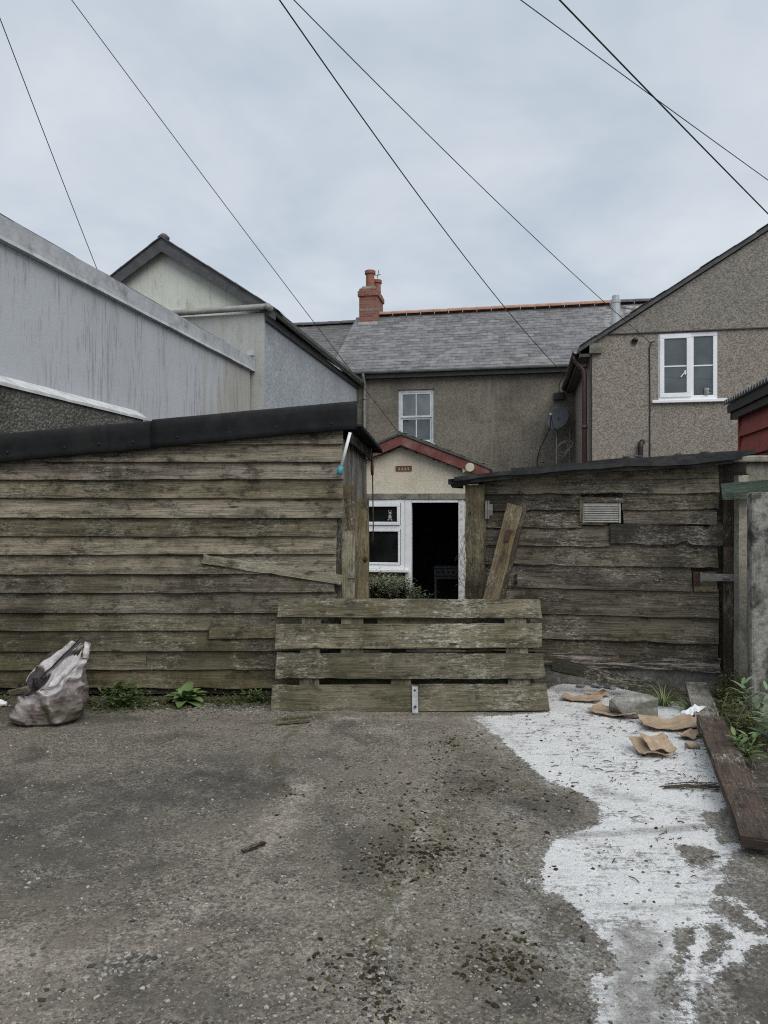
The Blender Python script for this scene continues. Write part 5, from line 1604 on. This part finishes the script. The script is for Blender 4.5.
def house_b():
    g = -.35
    t = thing('gabled_house', 'pale green gabled house with dark barge boards and stippled blue side', 'house', (-2.1, 13.3, 0), A107)
    V = lambda x: 6.50 - abs(x + 2.02) * .69
    mb = MB(); mb.poly([(-4.04, 0, 5.10), (.0, 0, 5.10), (-1.965, 0, 6.42)]); mb.quad((-4.04, 0, g), (0, 0, g), (0, 0, 5.10), (-4.04, 0, 5.10)); mb.build('gable', M['gableb'], t)
    mb = MB(); mb.quad((-3.9, -.14, g), (.0, -.14, g), (.0, -.14, 5.04), (-3.9, -.14, 5.04)); mb.quad((-3.9, -.14, 5.04), (0, -.14, 5.04), (0, -.001, 5.10), (-3.9, -.001, 5.10)); mb.quad((-3.9, -.001, g), (-3.9, -.14, g), (-3.9, -.14, 5.04), (-3.9, -.001, 5.04))
    mb.build('lower_wall', M['lowerb'], t)
    mb = MB(); mb.quad((0, -.14, g), (0, 7.25, g), (0, 7.25, 5.06), (0, -.14, 5.04)); mb.quad((-4.04, 7.25, g), (-4.04, 0, g), (-4.04, 0, 5.1), (-4.04, 7.25, 5.1)); mb.build('side_wall', M['stipple'], t)
    mb = MB()
    for s in (1, -1):
        X = lambda d: -1.965 + s * d
        a = [(X(0), -.16, 6.46), (X(2.16), -.16, 6.46 - 2.16 * .655), (X(2.16), 7.3, 6.46 - 2.16 * .655), (X(0), 7.3, 6.46)]
        b = [(p[0], p[1], p[2] + .07) for p in a]
        mb.poly(a); mb.poly(b)
        for k in range(4): mb.quad(a[k], a[(k + 1) % 4], b[(k + 1) % 4], b[k])
    mb.build('roof', M['slateplain'], t)
    for s in (1, -1):
        mb = MB(); X = lambda d: -1.965 + s * d
        f = lambda d: 6.455 - d * .655
        for y in (-.17, -.145):
            mb.quad((X(0), y, f(0) - .20), (X(2.18), y, f(2.18) - .13), (X(2.18), y, f(2.18) - .003), (X(0), y, f(0) - .003))
        mb.quad((X(0), -.17, f(0) - .20), (X(2.18), -.17, f(2.18) - .13), (X(2.18), -.145, f(2.18) - .13), (X(0), -.145, f(0) - .20))
        mb.build('barge_board', M['fascia'], t)
    mb = MB()
    for k in range(17):
        d = k * .13
        for s in (1, -1):
            x = -1.965 + s * d; z0 = 6.534 - d * .655; z1 = z0 - s * s * .13 * .655; j = random.uniform(0, .010); x1 = x + s * .13
            mb.quad((x, -.19, z0 + j), (x1, -.19, z1 + j * .5), (x1, .3, z1 + j * .5), (x, .3, z0 + j)); mb.quad((x, -.19, z0 - .02), (x1, -.19, z1 - .02), (x1, -.19, z1 + j * .5), (x, -.19, z0 + j))
    mb.build('verge_tiles', M['slateplain'], t)
    mb = MB(); mb.lathe([(.10, 0), (.11, .04), (.05, .10)], (-1.965, -.08, 6.50), 10); mb.build('ridge_cap', M['slateplain'], t)
    def half(pts, r, m, nm):
        mb = MB(); mb.tube(pts, r, 10); return mb.build(nm, m, t, smooth=True)
    half([(-3.85, -.22, 5.06), (.12, -.22, 5.13)], .055, M['gutter'], 'gutter')
    half([(.12, -.30, 5.11), (.12, 7.2, 5.06)], .058, M['gutter'], 'gutter')
    mb = MB(); mb.box(.003, .05, -.13, 7.22, 4.90, 5.02); mb.build('fascia', M['gutterdark'], t)


house_b()


def annex():
    g = -.35
    t = thing('cream_annex', 'small cream rendered annex with red barge boards and open doorway', 'annex', (-.2, 11.5, 0), A107)
    xl, xr, xa = -.68, 1.66, .49
    za, ze = 2.52, 2.06
    top = 1.70
    mb = MB(); mb.poly([(xl, 0, 1.78), (xr, 0, 1.78), (xr, 0, ze), (xa, 0, za), (xl, 0, ze)])
    mb.quad((1.455, 0, g), (xr, 0, g), (xr, 0, 1.78), (1.455, 0, 1.78)); mb.quad((xl, 0, .62), (-.62, 0, .62), (-.62, 0, 1.78), (xl, 0, 1.78))
    mb.quad((xr, 0, g), (xr, 8.6, g), (xr, 8.6, ze), (xr, 0, ze)); mb.quad((xl, 8.6, g), (xl, 0, g), (xl, 0, ze), (xl, 8.6, ze))
    mb.build('wall', M['cream'], t)
    mb = MB(); mb.quad((xl, 0, g), (.50, 0, g), (.50, 0, .62), (xl, 0, .62)); mb.quad((.50, 0, g), (.50, .12, g), (.50, .12, .62), (.50, 0, .62)); o = mb.build('lower_wall', M['creamdirty'], t)
    mb = MB(); mb.board((xl, -.012, 1.74), (xr - .1, -.012, 1.74), (0, 0, 1), .085, .05, 14, .004, .006, (.9, .5, .8)); mb.build('lintel', M['oldwall'], t)
    # room behind
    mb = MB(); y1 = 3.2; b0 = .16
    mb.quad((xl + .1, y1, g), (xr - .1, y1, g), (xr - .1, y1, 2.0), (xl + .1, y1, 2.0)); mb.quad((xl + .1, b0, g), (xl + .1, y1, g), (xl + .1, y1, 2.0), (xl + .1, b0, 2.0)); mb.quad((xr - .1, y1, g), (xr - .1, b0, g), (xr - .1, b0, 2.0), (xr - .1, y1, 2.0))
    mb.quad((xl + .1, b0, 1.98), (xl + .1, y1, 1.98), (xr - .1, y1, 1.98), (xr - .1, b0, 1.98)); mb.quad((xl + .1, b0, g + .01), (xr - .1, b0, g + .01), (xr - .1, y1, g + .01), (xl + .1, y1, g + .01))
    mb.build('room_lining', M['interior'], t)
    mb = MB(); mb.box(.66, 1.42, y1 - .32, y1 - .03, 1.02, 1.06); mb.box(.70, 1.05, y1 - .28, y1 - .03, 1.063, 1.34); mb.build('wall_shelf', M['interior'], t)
    # roof
    mb = MB()
    for s in (1, -1):
        X = lambda d: xa + s * d
        for (y0, yb) in ((-.16, 8.75),):
            a = [(X(0), y0, 2.68), (X(1.36), y0, 2.68 - 1.36 * .40), (X(1.36), yb, 2.68 - 1.36 * .40), (X(0), yb, 2.68)]; b = [(p[0], p[1], p[2] + .035) for p in a]
            mb.poly(a); mb.poly(b)
            for k in range(4): mb.quad(a[k], a[(k + 1) % 4], b[(k + 1) % 4], b[k])
    mb.build('roof', M['slateplain'], t)
    for s in (1, -1):
        mb = MB(); X = lambda d: xa + s * d; n = 10
        f = lambda d: 2.675 - d * .40
        for i in range(n):
            d0, d1 = 1.34 * i / n, 1.34 * (i + 1) / n
            mb.quad((X(d0), -.14, f(d0) - .155), (X(d1), -.14, f(d1) - .155), (X(d1), -.14, f(d1) - .003), (X(d0), -.14, f(d0) - .003))
            mb.quad((X(d0), -.11, f(d0) - .155), (X(d1), -.11, f(d1) - .155), (X(d1), -.14, f(d1) - .155), (X(d0), -.14, f(d0) - .155))
            mb.quad((X(d0), -.11, f(d0) - .155), (X(d1), -.11, f(d1) - .155), (X(d1), .0, f(d1) - .10), (X(d0), .0, f(d0) - .10))
        mb.build('barge_board', M['bargered'], t)
    mb = MB()   # rough dark mortar under the verge and lichen along the roof edge
    for k in range(120):
        d = random.uniform(0, .95); s = random.choice((1, -1)); mb.blob((xa + s * d, -.008, 2.53 - d * .40 + random.gauss(0, .012)), random.uniform(.012, .03), (1.6, .4, .8), .4)
    mb.build('verge_mortar', M['plinth'], t)
    mb = MB()
    for k in range(260):
        d = random.uniform(.0, 1.34); mb.blob((xa + d, random.uniform(-.15, .5), 2.722 - d * .40), random.uniform(.012, .035), (1.4, 1, .45), .4)
    mb.build('roof_moss', M['mossy'], t)
    mb = MB(); mb.tube([(xa - .02, -.17, 2.70), (xa, 1.0, 2.705), (xa, 8.7, 2.71)], .035, 8); mb.build('ridge_roll', M['slateplain'], t)
    # air brick
    mb = MB(); frame(mb, .39, .64, 2.13, 2.21, -.012, .01, .012)
    for k in range(5): mb.box(.405 + k * .047, .435 + k * .047, -.008, .008, 2.143, 2.197)
    mb.build('air_brick', M['airbrick'], t)
    mb = MB(); mb.tube([(1.54, -.20, 2.165), (1.54, -.12, 2.17)], .065, 16); mb.tube([(1.50, -.145, 2.13), (1.44, -.145, 2.10), (1.44, -.145, 2.14)], .02, 6); mb.build('cap_light', M['creamplastic'], t, smooth=False, bevel=.01)
    # window and door frame
    y = -.02
    mb = MB(); frame(mb, -.62, .53, .62, 1.695, y, y + .08, .06); mb.box(-.56, .47, y + .002, y + .078, 1.235, 1.295)
    w = mb.build('window', M['upvc'], t, bevel=.006)
    mb = MB(); frame(mb, -.55, .462, 1.298, 1.632, y - .02, y + .03, .05); mb.build('top_light', M['upvc'], w, bevel=.006)
    mb = MB(); frame(mb, -.55, .462, .685, 1.232, y - .012, y + .03, .035); mb.build('lower_light', M['upvc'], w, bevel=.006)
    for z0, z1 in ((1.34, 1.60), (.71, 1.21)):
        mb = MB(); mb.quad((-.52, y + .02, z0), (.44, y + .02, z0), (.44, y + .02, z1), (-.52, y + .02, z1)); mb.build('pane', M['panedark'], w)
    mb = MB(); mb.box(-.68, .60, -.11, .03, .575, .618); mb.build('sill', M['upvc'], w, bevel=.006)
    mb = MB(); mb.box(.535, .635, -.02, .09, g, 1.695); mb.box(.636, 1.352, -.02, .09, 1.642, 1.695); df = mb.build('door_frame', M['upvc'], t, bevel=.006)
    mb = MB(); mb.box(1.355, 1.45, -.02, .09, g, 1.695); mb.build('jamb', M['peel'], df, bevel=.006)
    mb = MB(); mb.box(.54, 1.45, -.05, .14, g - .02, g + .04); mb.build('threshold', M['oldwall'], t)
    # pale figure hanging in the top light
    c, s = math.cos(A107), math.sin(A107)
    o = thing('window_ornament', 'tiny pale figure hanging in the annex top window', 'ornament', (-.2 + c * .30 - s * -.035, 11.5 + s * .30 + c * -.035, 1.375), A107)
    mb = MB(); mb.blob((0, 0, .045), .036, (.8, .3, 1.2), .15, sub=True); mb.blob((.004, -.002, .105), .026, (.9, .4, 1), .1, sub=True)
    for dx in (-.016, .02): mb.blob((dx, 0, .14), .011, (.7, .4, 1.5), .1); mb.blob((dx * 1.5, -.004, .0), .014, (.8, .5, 1.4), .1)
    mb.build('figure', M['vent'], o, smooth=True)
    mb = MB(); mb.tube([(0, 0, .13), (0, 0, .215)], .002, 4); mb.build('cord', M['black'], o)
    # cooker
    k = thing('cooker', 'grey cooker standing in the dark room behind the open doorway', 'cooker', (-.2 + c * 1.05 - s * 1.55, 11.5 + s * 1.05 + c * 1.55, g + .01), A107)
    mb = MB(); mb.box(-.25, .25, 0, .5, .04, .86); mb.build('body', M['cooker'], k, bevel=.008)
    mb = MB(); mb.box(-.255, .255, -.02, .5, .862, .90); mb.box(-.25, .25, -.016, -.001, .74, .85); mb.build('hob', M['cooker'], k, bevel=.006)
    mb = MB(); frame(mb, -.245, .245, .20, .72, -.022, -.002, .04); d = mb.build('oven_door', M['cooker'], k, bevel=.004)
    mb = MB(); mb.box(-.203, .203, -.016, -.003, .242, .678); mb.build('oven_glass', M['ovenglass'], d)
    mb = MB(); mb.tube([(-.2, -.03, .735), (-.2, -.055, .735), (.2, -.055, .735), (.2, -.03, .735)], .009, 6); mb.build('handle', M['steel'], d)
    for i in range(5):
        mb = MB(); mb.tube([(-.18 + i * .09, -.017, .80), (-.18 + i * .09, -.04, .80)], .018, 10); mb.build('knob', M['black'], k)


annex()


# ------------------------------------------------------------------ small hanging things by the left shed
def sticks():
    t = thing('brush_handle', 'white pole with a teal end hooked on the left shed corner', 'pole', (0, 0, 0))
    a, b = Vector((-.345, 5.90, 1.85)), Vector((-.268, 5.86, 2.13))
    mb = MB(); mb.tube([a, b], .013, 10); mb.build('shaft', M['whiteplastic'], t, smooth=True)
    mb = MB(); mb.tube([a + Vector((-.014, 0, -.055)), a + Vector((-.006, 0, -.02)), a + Vector((.004, 0, .015))], [.020, .026, .018], 10); mb.build('socket', M['blueplastic'], t, smooth=True)
    t = thing('hanging_cord', 'dark looped cord with a rusty hook hanging beside the passage post', 'cord', (0, 0, 0))
    x, y = -.10, 7.6
    mb = MB(); mb.tube([(x - .03, y - .2, 2.13), (x - .02, y, 2.02), (x - .015, y, 1.7), (x - .01, y, 1.35), (x - .015, y, 1.22), (x - .04, y, 1.16), (x - .07, y, 1.2), (x - .075, y, 1.3)], .007, 6); mb.build('cord', M['twigdark'], t, smooth=True)
    mb = MB(); mb.tube([(x - .022, y, 2.04), (x - .022, y, 1.95), (x - .02, y, 1.88)], [.012, .018, .014], 8); mb.build('hook', M['rust'], t, smooth=True)


sticks()


# ------------------------------------------------------------------ overhead cables
def cable(name, label, u0, v0, Y0, end, r, sag=.12, back=.9):
    p0 = Vector(((u0 - 384) / F * Y0, Y0, 1.5 - (v0 - 512) / F * Y0)); p1 = Vector(end)
    q0 = back / (1 + back); p0.z += sag * 4 * q0 * (1 - q0)
    st = p0 + (p0 - p1) * back
    pts = []
    n = 40
    for i in range(n + 1):
        q = i / n; p = st.lerp(p1, q); p.z -= sag * 4 * q * (1 - q); pts.append(p)
    mb = MB(); mb.tube(pts, r, 6)
    tag(mb.build(name, M['cable'], smooth=True), label, 'cable', 'overhead service cables')


def P(u, v, Y): return ((u - 384) / F * Y, Y, 1.5 - (v - 512) / F * Y)


cable('overhead_cable', 'leftmost overhead cable dropping behind the pale blue building', -4, 8, 8.5, P(122, 332, 13.7), .0065, .10)
cable('overhead_cable', 'overhead cable crossing the green gabled house down to the annex apex', 68, -5, 7.5, P(402, 437, 11.35), .0045, .10)
cable('overhead_cable', 'thick overhead cable running down to the junction box on the terrace', 274, -8, 7.5, P(564, 374, 19.3), .0085, .85)
cable('overhead_cable', 'thin overhead cable ending beside the pebbledash house window', 288, -6, 7.5, P(652, 344, 14.75), .006, .36)
cable('overhead_cable', 'thick overhead cable leaving the picture at upper right', 550, -10, 6.5, P(905, 350, 12.5), .0085, .12)
cable('overhead_cable', 'thin overhead cable crossing behind the thick one at upper right', 514, -5, 8.0, P(900, 274, 13.0), .006, .08)


# ------------------------------------------------------------------ world, sun, camera
SUN_EL, SUN_AZ = R(46), R(148)
w = bpy.data.worlds.new('World'); scene.world = w; w.use_nodes = True
nt = w.node_tree; nt.nodes.clear()
out = nt.nodes.new('ShaderNodeOutputWorld'); bg = nt.nodes.new('ShaderNodeBackground'); nt.links.new(bg.outputs[0], out.inputs[0])
sky = nt.nodes.new('ShaderNodeTexSky'); sky.sky_type = 'NISHITA'; sky.sun_disc = False; sky.sun_elevation = SUN_EL; sky.sun_rotation = SUN_AZ
tc = nt.nodes.new('ShaderNodeTexCoord')
sp = nt.nodes.new('ShaderNodeSeparateXYZ'); nt.links.new(tc.outputs['Generated'], sp.inputs[0])


def mth(op, a, b=None):
    n = nt.nodes.new('ShaderNodeMath'); n.operation = op
    for i, v in enumerate((a, b)):
        if v is None: continue
        if hasattr(v, 'is_output'): nt.links.new(v, n.inputs[i])
        else: n.inputs[i].default_value = v
    return n.outputs[0]


zc = mth('MAXIMUM', sp.outputs[2], .0)
den = mth('ADD', zc, .22)
cx = nt.nodes.new('ShaderNodeCombineXYZ')
nt.links.new(mth('DIVIDE', sp.outputs[0], den), cx.inputs[0]); nt.links.new(mth('DIVIDE', sp.outputs[1], den), cx.inputs[1])
nz = nt.nodes.new('ShaderNodeTexNoise'); nt.links.new(cx.outputs[0], nz.inputs['Vector']); nz.inputs['Scale'].default_value = 2.0; nz.inputs['Detail'].default_value = 7; nz.inputs['Roughness'].default_value = .52; nz.inputs['Distortion'].default_value = .25
rp = nt.nodes.new('ShaderNodeValToRGB'); nt.links.new(nz.outputs['Fac'], rp.inputs[0])
e = rp.color_ramp.elements
e[0].position = .29; e[0].color = (.48, .56, .665, 1); e[1].position = .73; e[1].color = (.765, .815, .87, 1)
# overcast sky is brighter overhead
mr = nt.nodes.new('ShaderNodeMapRange'); nt.links.new(sp.outputs[2], mr.inputs[0]); mr.inputs[1].default_value = .55; mr.inputs[2].default_value = 1.0; mr.inputs[3].default_value = 1.0; mr.inputs[4].default_value = 1.9
sc_ = nt.nodes.new('ShaderNodeMix'); sc_.data_type = 'RGBA'; sc_.blend_type = 'MULTIPLY'; sc_.inputs[0].default_value = 1
nt.links.new(rp.outputs[0], sc_.inputs[6]); nt.links.new(mr.outputs[0], sc_.inputs[7])
skm = nt.nodes.new('ShaderNodeMix'); skm.data_type = 'RGBA'; skm.blend_type = 'MULTIPLY'; skm.inputs[0].default_value = 1; nt.links.new(sky.outputs[0], skm.inputs[6]); skm.inputs[7].default_value = (.08, .08, .08, 1)
mx = nt.nodes.new('ShaderNodeMix'); mx.data_type = 'RGBA'; mx.inputs[0].default_value = .92
nt.links.new(skm.outputs[2], mx.inputs[6]); nt.links.new(sc_.outputs[2], mx.inputs[7])
nt.links.new(mx.outputs[2], bg.inputs[0]); bg.inputs[1].default_value = 1.0

sl = bpy.data.lights.new('Sun', 'SUN'); sl.energy = 2.3; sl.angle = R(50); sl.color = (1, .97, .92)
so = bpy.data.objects.new('Sun', sl); col.objects.link(so)
# veiled sun behind the camera and to the right
so.rotation_euler = (R(90) - SUN_EL, 0, R(32))

cam = bpy.data.cameras.new('Camera'); cam.sensor_fit = 'VERTICAL'; cam.sensor_height = 36; cam.lens = 36 * F / 1024; cam.clip_end = 2000
co = bpy.data.objects.new('Camera', cam); col.objects.link(co); co.location = (0, 0, 1.5); co.rotation_euler = (R(90), 0, 0)
scene.camera = co
scene.view_settings.view_transform = 'Standard'; scene.view_settings.look = 'None'; scene.view_settings.exposure = 0; scene.view_settings.gamma = 1
scene.cycles.use_denoising = False
scene.cycles.max_bounces = 8; scene.cycles.sampling_pattern = 'TABULATED_SOBOL'
scene.cycles.pixel_filter_type = 'BLACKMAN_HARRIS'; scene.cycles.filter_width = 1.15
